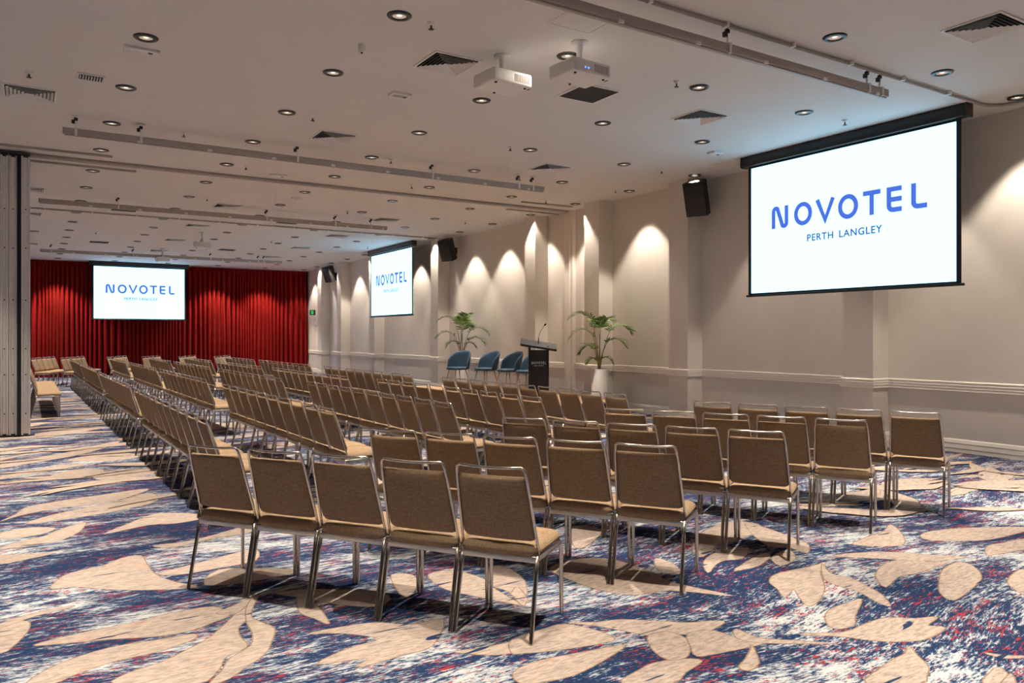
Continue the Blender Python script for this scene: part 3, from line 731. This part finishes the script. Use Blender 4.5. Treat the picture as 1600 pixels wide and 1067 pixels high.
BL = [('blue velvet chair with brass legs on the stage, in front of the far potted palm', 8.52, 15.93, 118),
      ('blue velvet chair with brass legs, second along the stage from the far palm', 8.86, 15.2, 96),
      ('blue velvet chair with brass legs, third along the stage from the far palm', 8.98, 14.42, 92),
      ('blue velvet chair with brass legs, partly hidden behind the black lectern', 8.98, 13.62, 88)]
for lb, x, y, rz in BL:
    t = empty('velvet_chair', lb, 'chair', (x, y, STZ), math.radians(rz), 'blue velvet chairs on the stage')
    for nm in ('seat', 'backrest'): chair_child(BP[nm], nm, t)
    for me in BP['legs']: chair_child(me, 'leg', t)

def palm(x, y, label, fronds, pot_h, pot_r, seed):
    rr = random.Random(seed)
    t = empty('potted_palm', label, 'plant', (x, y, 0), 0, None)
    MB().lathe([(0, 0), (pot_r * 0.93, 0), (pot_r, 0.03), (pot_r, pot_h), (pot_r - 0.014, pot_h), (pot_r - 0.014, pot_h - 0.06), (0, pot_h - 0.06)], 32).build('pot', M_POT, t)
    MB().lathe([(0, 0), (pot_r - 0.016, 0), (0, 0.012)], 20, c=(0, 0, pot_h - 0.055)).build('soil', M_SOIL, t)
    for (az, base_h, bow, length, drop, width) in fronds:
        a = math.radians(az); d = Vector((math.cos(a), math.sin(a), 0))
        b0 = Vector((rr.uniform(-.035, .035), rr.uniform(-.035, .035), pot_h - 0.05))
        p1 = b0 + d * (bow * 0.25) + Vector((0, 0, base_h * 0.55)); p2 = b0 + d * bow + Vector((0, 0, base_h))
        ptsS = [b0 * (1 - s) ** 2 + p1 * 2 * s * (1 - s) + p2 * s * s for s in [i / 8 for i in range(9)]]
        fr = MB().tube(ptsS, [0.012 - 0.0007 * i for i in range(9)], 6).build('stem', M_STEM, t)
        dirn = (ptsS[-1] - ptsS[-2]).normalized()
        mb = MB(); spine = []
        p = ptsS[-1].copy(); N_ = 20
        for i in range(N_ + 1):
            spine.append(p.copy())
            dirn = (dirn + (d * 0.08 + Vector((0, 0, -1)) * drop * 0.10 * (0.5 + i / N_))).normalized()
            p = p + dirn * (length / N_)
        mb.tube(spine, [0.006 - 0.00028 * i for i in range(N_ + 1)], 5)
        for i in range(1, N_ + 1):
            tt = (spine[i] - spine[i - 1]).normalized()
            side = tt.cross(Vector((0, 0, 1)))
            side = side.normalized() if side.length > 1e-3 else Vector((-d.y, d.x, 0))
            upv = side.cross(tt).normalized()
            s = i / N_
            LL = 1.45 * width * (0.55 + 0.75 * math.sin(PI * min(1, s * 0.85 + 0.18))) * (1.0 if i < N_ else 0.8)
            for sg in (-1, 1):
                ld = (side * sg * (0.9 - 0.35 * s) + tt * (0.30 + 0.5 * s) + upv * rr.uniform(0.10, 0.30)).normalized()
                q = spine[i].copy(); vs = []
                ww = 0.015 * rr.uniform(0.8, 1.2)
                nseg = 4
                for k in range(nseg + 1):
                    u = k / nseg
                    wv = (tt - ld * tt.dot(ld)).normalized() * ww * (math.sin(PI * min(1, u * 0.85 + 0.12)) if u < 1 else 0.04)
                    vs += [q + wv, q - wv]
                    ld = (ld + Vector((0, 0, -1)) * rr.uniform(0.04, 0.16)).normalized()
                    q = q + ld * (LL / nseg)
                mb.add(vs, [(2 * k, 2 * k + 1, 2 * k + 3, 2 * k + 2) for k in range(nseg)], 0, True)
        mb.build('frond', M_LEAF, fr)
    return t
palm(9.72, 12.16, 'tall potted palm in a white cylinder pot standing near the lectern',
     [(155, 0.95, 0.12, 0.60, 1.1, 0.17), (148, 0.66, 0.10, 0.62, 1.5, 0.17), (-20, 0.78, 0.20, 0.55, 1.2, 0.19), (-50, 0.55, 0.16, 0.45, 1.4, 0.19),
      (120, 0.42, 0.08, 0.42, 1.8, 0.15), (-35, 0.22, 0.06, 0.30, 1.8, 0.11), (60, 0.85, 0.10, 0.45, 1.2, 0.15), (170, 0.20, 0.05, 0.28, 1.6, 0.10), (-80, 0.90, 0.05, 0.40, 1.0, 0.14)], 0.90, 0.178, 3)
palm(9.75, 18.05, 'tall potted palm standing behind the blue velvet chairs, furthest along the wall',
     [(150, 0.95, 0.12, 0.62, 1.1, 0.17), (148, 0.62, 0.16, 0.62, 1.4, 0.17), (-20, 0.72, 0.20, 0.62, 1.2, 0.19), (-45, 0.52, 0.20, 0.50, 1.3, 0.19),
      (60, 0.95, 0.06, 0.50, 0.8, 0.17), (-80, 1.02, 0.05, 0.46, 0.7, 0.15), (20, 0.8, 0.1, 0.5, 1.0, 0.17), (170, 0.42, 0.10, 0.42, 1.6, 0.14), (140, 0.12, 0.06, 0.28, 1.2, 0.11), (-20, 0.40, 0.10, 0.35, 1.6, 0.13)], 0.95, 0.178, 5)

# ------------------------------------------------------------------ projection screens
def screen(label, loc, rz):
    """local x runs along the screen, local -y is the viewing side, z is absolute height"""
    t = empty('projection_screen', label, 'screen', loc, rz, 'projection screens')
    mb = MB().rbox((-1.75, -0.075, CEIL - 0.165), (1.75, 0.075, CEIL - 0.002), 0.02)
    hs = mb.build('housing', M_BLACK, t)
    for sx in (-1, 1): MB().rbox((sx * 1.755 - 0.015, -0.08, CEIL - 0.170), (sx * 1.755 + 0.015, 0.08, CEIL - 0.001), 0.01).build('end_cap', M_BLACK, t)
    MB().box((-1.665, -0.003, 2.205), (1.665, 0.003, CEIL - 0.15)).build('fabric_border', M_BLACKMATT, t)
    pic = MB().box((-1.605, -0.006, 2.235), (1.605, -0.0032, CEIL - 0.195)).build('picture', M_SCREEN, t)
    MB().tube([(-1.70, 0, 2.195), (1.70, 0, 2.195)], 0.018, 10).build('bottom_bar', M_BLACK, t)
    lw = MB(); logo_word(lw, 2.44, 0.335, 0.002)
    lw.build('lettering', M_LOGO, pic, (0.02, -0.0062, 3.212))
    for wd, xo, al in (('PERTH', -0.57, 'LEFT'), ('LANGLEY', 0.62, 'RIGHT')):
        text_mesh(wd, 0.142, M_LOGOSMALL, 'small_lettering', pic, Matrix.Translation((xo, -0.0072, 2.96)) @ Matrix.Rotation(PI / 2, 4, 'X'), 0.0005, 1.12, al)
    return t
screen('large lit projection screen with blue lettering, on the side wall nearest the camera', (9.80, 6.80, 0), -PI / 2)
screen('lit projection screen with blue lettering on the side wall beyond the palms', (9.80, 22.85, 0), -PI / 2)
screen('lit projection screen with blue lettering hanging before the red curtain', (3.75, 33.25, 0), 0)

# ------------------------------------------------------------------ loudspeakers
def speaker(label, x, y, z, yaw):
    t = empty('loudspeaker', label, 'speaker', (x, y, z), math.radians(yaw), 'black wall loudspeakers')
    Mx = Matrix.Rotation(math.radians(21), 4, 'X')
    poly = [(-0.19, -0.17), (0.19, -0.17), (0.19, 0.02), (0.12, 0.17), (-0.12, 0.17), (-0.19, 0.02)]
    MB().prism(poly, -0.30, 0.30, 0, Mx).build('cabinet', M_BLACKMATT, t)
    g = MB().rbox((-0.182, -0.186, -0.292), (0.182, -0.168, 0.292), 0.006, M=Mx).build('grille', M_BLACK, t)
    b = MB().rbox((-0.03, 0.13, -0.04), (0.03, 0.34, 0.04), 0.006).rbox((-0.06, 0.325, -0.09), (0.06, 0.345, 0.09), 0.004)
    b.build('bracket', M_BLACK, t)
speaker('black loudspeaker tilted down beside the nearest wall screen', 10.17, 9.93, 4.03, -66)
speaker('black loudspeaker tilted down on the wall between the second screen and the palm', 10.17, 19.6, 4.02, -66)
speaker('black loudspeaker tilted down high on the wall near the curtain corner', 10.17, 29.75, 4.02, -66)

# ------------------------------------------------------------------ curtain
def curtain():
    rr = random.Random(4)
    t = empty('stage_curtain', 'full-height pleated red velvet curtain across the far end of the hall', 'curtain', (2.3, 33.78, 0))
    x0, x1 = -7.9, 8.24
    xs = []; x = x0
    phase = []
    ph = 0.0
    while x < x1:
        xs.append(x); phase.append(ph)
        x += 0.0125
        ph += 0.0125 * 2 * PI / (0.17 + 0.07 * math.sin(x * 3.1) * math.sin(x * 1.3 + 1))
    amp = [0.11 + 0.045 * math.sin(x * 2.3 + 0.7) * math.sin(x * 0.9) for x in xs]
    mb = MB(); vs = []; n = len(xs)
    levels = [0.015, 1.2, 2.6, 3.9, 4.25]
    for k, z in enumerate(levels):
        f = (1.0, 1.0, 0.95, 0.75, 0.55)[k]
        for i, xx in enumerate(xs):
            s = math.sin(phase[i]); sh = math.copysign(abs(s) ** 0.75, s)
            vs.append((xx + 0.02 * math.cos(phase[i]) * f + 0.01 * math.sin(xx * 7 + z), amp[i] * sh * f + 0.008 * math.sin(xx * 11 + z * 0.7), z))
    fs = [(k * n + i, k * n + i + 1, (k + 1) * n + i + 1, (k + 1) * n + i) for k in range(len(levels) - 1) for i in range(n - 1)]
    mb.add(vs, fs, 0, True); mb.build('drape', M_CURTAIN, t)
    hd = MB(); vs = []
    for z in (4.24, 4.40):
        for i, xx in enumerate(xs):
            vs.append((xx, 0.030 * math.sin(xx * 2 * PI / 0.085) - 0.02, z))
    hd.add(vs, [(i, i + 1, n + i + 1, n + i) for i in range(n - 1)], 0, True)
    hd.build('heading', M_CURTAIN, t)
curtain()

# ------------------------------------------------------------------ folded partition panels
for k, (xa, xb, ya, lb) in enumerate([(-0.075, 0.045, 14.08, 'end panel of the folded partition, with the dark gap beside it'),
                                      (-0.235, -0.125, 14.14, 'pale folded partition panel beside the end panel'),
                                      (-0.345, -0.240, 14.15, 'pale folded partition panel, third of the stack from the end panel'),
                                      (-0.455, -0.350, 14.15, 'pale folded partition panel at the frame edge, fourth of the stack')]):
    t = empty('partition_panel', lb, 'partition', ((xa + xb) / 2, ya, 0), 0, 'folded partition panels')
    hw = (xb - xa) / 2
    MB().rbox((-hw + 0.012, 0.012, 0.06), (hw - 0.012, 1.2, 4.30), 0.003).build('panel_core', M_PANEL, t)
    fr = MB()
    fr.rbox((-hw, 0.0, 0.03), (-hw + 0.028, 0.05, 4.33), 0.003).rbox((hw - 0.028, 0.0, 0.03), (hw, 0.05, 4.33), 0.003)
    fr.rbox((-hw + 0.030, 0.008, 0.04), (hw - 0.030, 0.03, 4.32), 0.003)
    fr.build('edge_frame', M_ALU, t)
    sl = MB().box((-hw + 0.004, 0.004, 0.0), (hw - 0.004, 1.19, 0.05)).box((-hw + 0.004, 0.004, 4.31), (hw - 0.004, 1.19, 4.37))
    sl.build('seal', M_BLACKMATT, t)
    if k == 0: MB().box((-hw - 0.055, 0.03, 0.02), (-hw - 0.002, 1.18, 4.36)).build('gap_shade', M_BLACKMATT, t)  # black slab added in the panel gap to stand for its shade
    bt = MB()
    for z in (0.35, 0.95, 1.35, 2.1, 2.9, 3.5): bt.rbox((-0.008, -0.003, z), (0.008, 0.009, z + 0.02), 0.002)
    bt.build('latch_stud', M_BLACK, t)
    MB().tube([(0, 0.25, 4.36), (0, 0.25, CEIL)], 0.012, 8).build('hanger', M_STEEL, t)

# ------------------------------------------------------------------ ceiling: tracks and lighting bars
def track(name, label, y0, y1, x0, x1, w, h, m):
    mb = MB()
    zt = CEIL - 0.001
    L_ = x1 - x0; dy = (y1 - y0)
    def seg(wa, wb, z0, z1):
        mb.add([(x0, y0 + wa, z0), (x1, y1 + wa, z0), (x1, y1 + wb, z0), (x0, y0 + wb, z0), (x0, y0 + wa, z1), (x1, y1 + wa, z1), (x1, y1 + wb, z1), (x0, y0 + wb, z1)],
               [(3,2,1,0),(4,5,6,7),(0,1,5,4),(1,2,6,5),(2,3,7,6),(3,0,4,7)])
    seg(-w / 2, -w * 0.14, zt - h, zt); seg(w * 0.14, w / 2, zt - h, zt); seg(-w / 2, w / 2, zt - h * 0.3, zt)
    return tag(mb.build(name, m), label, 'track')
track('partition_track', 'long recessed partition track crossing the ceiling above the folded panels', 14.30, 14.28, -0.5, WALLX - 0.12, 0.13, 0.045, M_GREYBAR)
track('storage_track', 'short ceiling track ahead of the folded partition panels', 13.79, 13.78, -0.5, 1.15, 0.05, 0.03, M_GREYBAR)
track('storage_track', 'short ceiling track just past the folded partition panels', 14.78, 14.80, -0.5, 1.6, 0.05, 0.03, M_GREYBAR)
track('storage_track', 'short ceiling track meeting the wall pillar next to the near palm', 13.78, 13.70, 8.9, WALLX - PD - 0.02, 0.05, 0.03, M_GREYBAR)
track('storage_track', 'short ceiling track ending above the wall recess behind the lectern', 14.74, 14.72, 9.12, WALLX - 0.02, 0.05, 0.03, M_GREYBAR)

def conduit(label, y, x0, x1, bend):
    t = empty('cable_conduit', label, 'conduit', (x0, y, CEIL), 0, None)
    pts = [(0, 0, -0.024), (x1 - x0, 0.03, -0.024)]
    if bend:
        L_ = x1 - x0
        pts += [(L_ + 0.12, 0.0, -0.022), (L_ + 0.22, -0.08, -0.022), (L_ + 0.28, -0.2, -0.022), (L_ + 0.30, -0.5, -0.022), (L_ + 0.30, -3.0, -0.022)]
    MB().tube(pts, 0.018, 8).build('pipe', M_GREYBAR, t)
    x = 0.55
    while x < x1 - x0:
        MB().rbox((x - 0.016, -0.030, -0.044), (x + 0.016, 0.032, -0.002), 0.003).build('saddle_clip', M_ALU, t); x += 0.93
conduit('thin cable conduit on the ceiling curving round before the nearest screen', 4.93, 3.0, 9.95, True)
conduit('thin cable conduit crossing the ceiling before the second wall screen', 20.15, -3.0, 10.1, False)

def lighting_bar(label, y, x0, x1, brackets, group='hanging lighting bars'):
    t = empty('lighting_bar', label, 'lighting bar', (x0, y, CEIL), 0, group)
    L_ = x1 - x0
    MB().rbox((0, -0.035, -0.245), (L_, 0.035, -0.165), 0.006).build('bar', M_GREYBAR, t)
    MB().rbox((0.02, -0.020, -0.262), (L_ - 0.02, 0.020, -0.244), 0.003).build('cable_tray', M_GREYBAR, t)
    for bx in brackets:
        b = MB().rbox((bx - 0.015, -0.045, -0.255), (bx + 0.015, 0.045, -0.155), 0.004).rbox((bx - 0.008, -0.008, -0.16), (bx + 0.008, 0.008, -0.0), 0.002).rbox((bx - 0.045, -0.03, -0.012), (bx + 0.045, 0.03, -0.0), 0.003)
        b.build('bracket', M_WHITE, t)
        k = MB().rbox((bx - 0.05, -0.02, -0.10), (bx - 0.01, 0.02, -0.05), 0.008).rbox((bx - 0.022, -0.016, -0.06), (bx + 0.022, 0.016, -0.02), 0.006)
        k.build('clamp', M_BLACK, t)
    for sx in range(1, int(L_ / 0.9) + 1):
        MB().rbox((sx * 0.9 - 0.03, -0.038, -0.255), (sx * 0.9 + 0.03, 0.038, -0.225), 0.004).build('socket_outlet', M_WHITE, t)
lighting_bar('grey lighting bar hanging from the ceiling in front of the folded partition track', 11.55, 0.39, 7.93, [0.15, 0.92, 3.05, 5.3, 7.0, 7.3])
lighting_bar('grey lighting bar hanging from the ceiling above the camera, nearest the large screen', 5.0, 0.6, 8.0, [0.4, 2.4, 4.9, 7.05, 7.28])
lighting_bar('grey lighting bar hanging from the ceiling just past the partition track', 17.73, 0.19, 7.5, [1.4, 4.4, 6.0, 6.9])
lighting_bar('grey lighting bar hanging from the ceiling close to the curtain screen', 27.95, 0.34, 7.77, [0.3, 2.6, 5.0, 6.6, 6.8])

# ------------------------------------------------------------------ downlights
RN = ['first', 'second', 'third', 'fourth', 'fifth', 'sixth']
DL_RING = MB().lathe([(0.062, -0.004), (0.066, -0.016), (0.104, -0.014), (0.112, -0.006), (0.112, 0.0), (0.062, 0.0)], 32, closed=True).mesh('trim_ring', M_BLACK)
DL_REF = MB().lathe([(0.063, -0.006), (0.058, -0.0045), (0.040, -0.0035), (0.024, -0.0032)], 24).mesh('reflector', M_REFLECT_GLOW)
DL_LAMP = MB().lathe([(0.0, -0.0050), (0.020, -0.0050), (0.026, -0.0030), (0.026, -0.0004), (0.0, -0.0004)], 20).mesh('lamp', M_LAMP)
FIRST = {0: 2, 1: 1, 2: 1, 3: 0, 4: 0, 5: 0}
for c, gx in enumerate(GX):
    for j in range(FIRST[c], 17):
        t = empty('downlight', f'black-rimmed downlight, {ORD[j - FIRST[c]]} from near end of {RN[5 - c]} line out from screen wall', 'downlight', (gx, GY0 + GDY * j, CEIL), 0, 'recessed ceiling downlights')
        chair_child(DL_RING, 'trim_ring', t); chair_child(DL_REF, 'reflector', t); chair_child(DL_LAMP, 'lamp', t)

# ------------------------------------------------------------------ air diffusers and other ceiling fittings
def diffuser_meshes():
    P = {}
    mb = MB(); s = 0.27
    for a, b in (((-s, -s), (s, -s + 0.022)), ((-s, s - 0.022), (s, s)), ((-s, -s + 0.022), (-s + 0.022, s - 0.022)), ((s - 0.022, -s + 0.022), (s, s - 0.022))):
        mb.box((a[0], a[1], -0.012), (b[0], b[1], -0.0005))
    P['frame'] = mb.mesh('frame', M_WHITE)
    P['duct_shade'] = MB().box((-0.248, -0.248, -0.0030), (0.248, 0.248, -0.0008)).mesh('duct_shade', M_DUCT_SHADE)  # thin black sheet in place of the unlit duct behind the louvres
    P['louvres'] = []
    for k in range(4):
        R = Matrix.Rotation(k * PI / 2, 4, 'Z')
        mb = MB()
        for i in range(6):
            o_ = 0.238 - i * 0.038; w = o_
            # sloped blade running along x at y = -o_
            a = [Vector((-w, -o_, -0.026)), Vector((w, -o_, -0.026)), Vector((w - 0.026, -o_ + 0.026, -0.0035)), Vector((-w + 0.026, -o_ + 0.026, -0.0035))]
            b_ = [p + Vector((0, 0.003, 0.0015)) for p in a]
            vs = [R @ p for p in a + b_]
            mb.add(vs, [(0, 1, 2, 3), (7, 6, 5, 4), (0, 4, 5, 1), (1, 5, 6, 2), (2, 6, 7, 3), (3, 7, 4, 0)])
        P['louvres'].append(mb.mesh('louvre_set', M_WHITE))
    return P
DP = diffuser_meshes()
DIFF = [(7.53, 3.73, 'square ceiling air diffuser between the large screen and the camera'),
        (3.74, 7.23, 'square ceiling air diffuser beside the two nearest projectors'),
        (7.46, 7.24, 'square ceiling air diffuser next to the large screen'),
        (0.03, 10.72, 'square ceiling air diffuser ahead of the folded partition stack'),
        (3.73, 10.75, 'square ceiling air diffuser just before the nearest long lighting bar'),
        (7.55, 10.78, 'square ceiling air diffuser near the wall end of the nearest long lighting bar')]
OR2 = {-3.7: 'outer', 0.03: 'first', 3.73: 'second', 7.5: 'third'}
for yy, rn in ((17.73, 'beside the lighting bar past the partition track'), (21.3, 'just beyond the thin far conduit'), (24.82, 'midway across the far room'), (28.25, 'by the lighting bar before the curtain')):
    for xx in (0.03, 3.74, 7.5):
        DIFF.append((xx, yy, f'square ceiling air diffuser {rn}, {OR2[0.03 if xx == 0.03 else (3.73 if xx == 3.74 else 7.5)]} from partition side'))
for x, y, lb in DIFF:
    t = empty('air_diffuser', lb, 'air vent', (x, y, CEIL), 0, 'square ceiling air diffusers')
    chair_child(DP['frame'], 'frame', t); chair_child(DP['duct_shade'], 'duct_shade', t)
    for me in DP['louvres']: chair_child(me, 'louvre_set', t)
M_FILTER = mat('dark_filter', (0.035, 0.030, 0.025), 0.9, noise=0.2, scale=150)
RET_F = MB()
for a, b in (((-0.28, -0.28), (0.28, -0.255)), ((-0.28, 0.255), (0.28, 0.28)), ((-0.28, -0.255), (-0.255, 0.255)), ((0.255, -0.255), (0.28, 0.255))): RET_F.box((a[0], a[1], -0.012), (b[0], b[1], -0.0005))
RET_F = RET_F.mesh('frame', M_WHITE)
RET_G = MB().box((-0.256, -0.256, -0.009), (0.256, 0.256, -0.001)).mesh('filter', M_FILTER)
for x, y, lb in [(5.62, 7.24, 'dark square return air grille beside the nearest projector'), (1.86, 19.43, 'dark square return air grille beyond the second lighting bar, partition side'),
                 (5.56, 19.42, 'dark square return air grille beyond the second lighting bar, toward the wall'), (1.86, 26.55, 'dark square return air grille above the far rows, partition side'), (5.61, 26.65, 'dark square return air grille above the far rows, toward the wall')]:
    t = empty('return_grille', lb, 'air vent', (x, y, CEIL), 0, 'dark return air grilles')
    chair_child(RET_F, 'frame', t); chair_child(RET_G, 'filter', t)

SPR = [MB().lathe([(0.0, 0.0), (0.036, 0.0), (0.036, -0.006), (0.012, -0.012), (0.010, -0.03), (0.0, -0.03)], 14).mesh('escutcheon', M_WHITE),
       MB().lathe([(0.0, -0.028), (0.009, -0.028), (0.009, -0.06), (0.026, -0.062), (0.026, -0.067), (0.0, -0.067)], 12).mesh('deflector', mat('dark_bronze', (0.06, 0.045, 0.03), 0.4, 0.6))]
SPK = [(0.02, 9.87, 'nearest the folded partition'), (3.13, 6.37, 'nearest the camera beside the projectors'), (6.19, 6.37, 'between the nearest projector and the screen diffuser'), (9.2, 6.33, 'right in front of the large screen'),
       (3.15, 9.89, 'just before the nearest long lighting bar'), (6.19, 9.9, 'between the return grille and long lighting bar'), (9.25, 9.88, 'by the nearest loudspeaker'),
       (1.87, 11.66, 'above the partition end of the long lighting bar'), (5.0, 11.65, 'above the middle of the long lighting bar'), (7.5, 11.68, 'above the wall end of the long lighting bar'), (9.74, 11.7, 'by the wall above the near palm'),
       (3.12, 13.38, 'just before the partition track, partition side'), (6.18, 13.41, 'just before the partition track, mid room'), (9.27, 13.41, 'just before the partition track, by the wall'),
       (3.16, 16.9, 'just past the partition track, partition side'), (6.21, 16.96, 'just past the partition track, mid room'), (9.25, 16.91, 'just past the partition track, by the wall'),
       (1.6, 24.0, 'in the far room before the curtain screen, partition side'), (6.2, 23.4, 'in the far room, mid ceiling'), (9.25, 23.4, 'before the second wall screen')]
for x, y, w in SPK:
    t = empty('sprinkler_head', f'small ceiling sprinkler head {w}', 'sprinkler', (x, y, CEIL), 0, 'ceiling sprinkler heads')
    chair_child(SPR[0], 'escutcheon', t); chair_child(SPR[1], 'deflector', t)

def small_plate(name, label, cat, x, y, sx, sy, dark=False):
    t = empty(name, label, cat, (x, y, CEIL))
    MB().rbox((-sx / 2, -sy / 2, -0.03), (sx / 2, sy / 2, -0.0005), 0.006).build('housing', M_WHITE, t)
    MB().rbox((sx * 0.18, -0.018, -0.036), (sx * 0.18 + 0.04, 0.018, -0.028), 0.004).build('lens', M_BLACK, t)
    if dark: MB().rbox((-sx * 0.36, -sy * 0.25, -0.033), (sx * 0.36, sy * 0.25, -0.028), 0.002).build('grille', M_GREYBAR, t)
small_plate('emergency_light', 'flat white emergency light beside the downlight nearest the partition', 'emergency light', 0.97, 8.5, 0.33, 0.11)
small_plate('emergency_light', 'flat emergency light behind the two nearest projectors', 'emergency light', 3.74, 8.45, 0.24, 0.16, True)
small_plate('emergency_light', 'flat emergency light between the long lighting bar and partition track', 'emergency light', 3.78, 13.82, 0.30, 0.11)
small_plate('emergency_light', 'flat white fitting beside the large screen housing', 'emergency light', 9.09, 8.51, 0.20, 0.16)
t = empty('exhaust_vent', 'small slatted vent near the folded partition stack', 'air vent', (0.60, 9.71, CEIL))
MB().rbox((-0.14, -0.11, -0.014), (0.14, 0.11, -0.0005), 0.004).build('frame', M_WHITE, t)
MB().box((-0.118, -0.088, -0.0155), (0.118, 0.088, -0.0135)).build('duct_shade', M_DUCT_SHADE, t)  # thin black sheet standing for the vent's unlit inside
sl = MB()
for i in range(9):
    x = -0.11 + i * 0.0275; sl.add([(x, -0.088, -0.016), (x + 0.012, -0.088, -0.026), (x + 0.012, 0.088, -0.026), (x, 0.088, -0.016)], [(0, 1, 2, 3)])
sl.build('slat_set', M_WHITE, t)
t = empty('motion_sensor', 'small white cylindrical sensor hanging from the ceiling', 'sensor', (2.79, 7.22, CEIL))
MB().lathe([(0, 0), (0.034, 0), (0.034, -0.07), (0.028, -0.078), (0, -0.078)], 20).build('body', M_WHITE, t)
MB().lathe([(0, -0.0775), (0.015, -0.0775), (0.009, -0.088), (0, -0.09)], 14).build('lens', M_BLACK, t)
def hatch(label, x, y, s):
    t = empty('access_panel', label, 'access panel', (x, y, CEIL))
    mb = MB()
    for a, b in (((-s, -s), (s, -s + 0.02)), ((-s, s - 0.02), (s, s)), ((-s, -s + 0.02), (-s + 0.02, s - 0.02)), ((s - 0.02, -s + 0.02), (s, s - 0.02))): mb.box((a[0], a[1], -0.005), (b[0], b[1], -0.0005))
    mb.build('frame', M_CEIL, t)
    MB().box((-s + 0.026, -s + 0.026, -0.004), (s - 0.026, s - 0.026, -0.0005)).build('door', M_CEIL, t)
hatch('square access panel beside the lighting bar above the nearest projector', 4.28, 5.58, 0.24)
hatch('square access panel between the near loudspeaker and screen housing', 9.98, 9.15, 0.26)
t = empty('smoke_detector', 'round smoke detector on the ceiling past the partition track', 'detector', (4.72, 15.9, CEIL))
MB().lathe([(0, 0), (0.10, 0), (0.10, -0.03), (0.08, -0.045), (0, -0.05)], 24).build('base', M_WHITE, t)
MB().lathe([(0, -0.048), (0.04, -0.049), (0.035, -0.07), (0, -0.072)], 18).build('sensor_head', M_WHITE, t)

# ------------------------------------------------------------------ projectors
def projector(label, x, y, rz, drop=0.30, led=0.0):
    t = empty('projector', label, 'projector', (x, y, CEIL), math.radians(rz), 'ceiling projectors')
    MB().lathe([(0, 0), (0.085, 0), (0.085, -0.012), (0.034, -0.016), (0.030, -drop + 0.02), (0, -drop + 0.02)], 20).build('pole', M_WHITE, t)
    z1 = -drop; z0 = -drop - 0.135
    b = MB().rbox((-0.24, -0.19, z0), (0.24, 0.19, z1), 0.022, seg=3).build('body', M_WHITE, t)
    br = MB().rbox((-0.10, -0.08, z1 - 0.005), (0.10, 0.08, z1 + 0.022), 0.006).build('mount_plate', M_WHITE, t)
    gr = MB()
    for i in range(9): gr.box((0.02 + i * 0.021, -0.1925, z0 + 0.03), (0.032 + i * 0.021, -0.188, z1 - 0.03))
    gr.build('vent_slat', M_GREYBAR, b)
    MB().tube([(0.2385, -0.08, (z0 + z1) / 2 - 0.01), (0.275, -0.08, (z0 + z1) / 2 - 0.01)], 0.045, 20).build('lens', M_BLACK, t)
    cb = MB().tube([(0.05, 0.06, z1 + 0.01), (0.12, 0.16, z1 + 0.05), (0.17, 0.20, z1 + 0.03), (0.18, 0.20, z1 - 0.05)], 0.006, 6).tube([(0.0, 0.03, z1 + 0.01), (0.03, 0.06, z1 + 0.06), (0.02, 0.02, z1 + 0.12)], 0.005, 6)
    cb.build('cable', M_BLACK, t)
    ft = MB()
    for fx, fy in ((-0.18, -0.14), (0.18, -0.14), (0, 0.15)): ft.lathe([(0, 0), (0.014, 0), (0.012, -0.012), (0, -0.012)], 10, c=(fx, fy, z0 + 0.001))
    ft.build('foot', M_BLACK, t)
    if led: MB().box((-0.10, -0.1945, z0 + 0.045), (-0.088, -0.189, z0 + 0.057)).box((-0.06, -0.1945, z0 + 0.045), (-0.048, -0.189, z0 + 0.057)).build('indicator_light', M_LED, b)
projector('white ceiling projector on a short pole, further of the two nearest ones', 4.12, 6.74, 4, 0.20)
projector('white ceiling projector lit by the downlight, nearest the camera', 4.57, 6.03, 4, 0.23, 1.0)
spot_light(GX[2], GY0 + GDY, 30.0, 165, 0.3)  # extra wide spot added at this downlight to brighten projector and ceiling
projector('white ceiling projector hanging over the middle of the far room', 4.10, 22.59, 90, 0.30)
projector('white ceiling projector in front of the curtain screen', 3.75, 27.39, 90, 0.30)

# ------------------------------------------------------------------ exit sign and wall box at the far corner
t = empty('exit_sign', 'small dark exit sign with green face by the curtain corner', 'sign', (WALLX - 0.12, 32.85, 2.58))
MB().rbox((-0.10, -0.06, -0.11), (0.115, 0.06, 0.11), 0.006).build('housing', M_BLACK, t)
MB().box((-0.075, -0.064, -0.075), (0.03, -0.059, 0.075)).build('green_face', M_GREEN, t)
t = empty('door_release', 'narrow white wall box below the small exit sign', 'wall box', (WALLX - 0.02, 32.65, 2.24))
MB().rbox((-0.04, -0.10, -0.20), (0.02, 0.10, 0.20), 0.008).build('body', M_WHITE, t)
MB().box((-0.043, -0.06, 0.02), (-0.039, 0.06, 0.12)).build('cover_plate', M_GREYBAR, t)
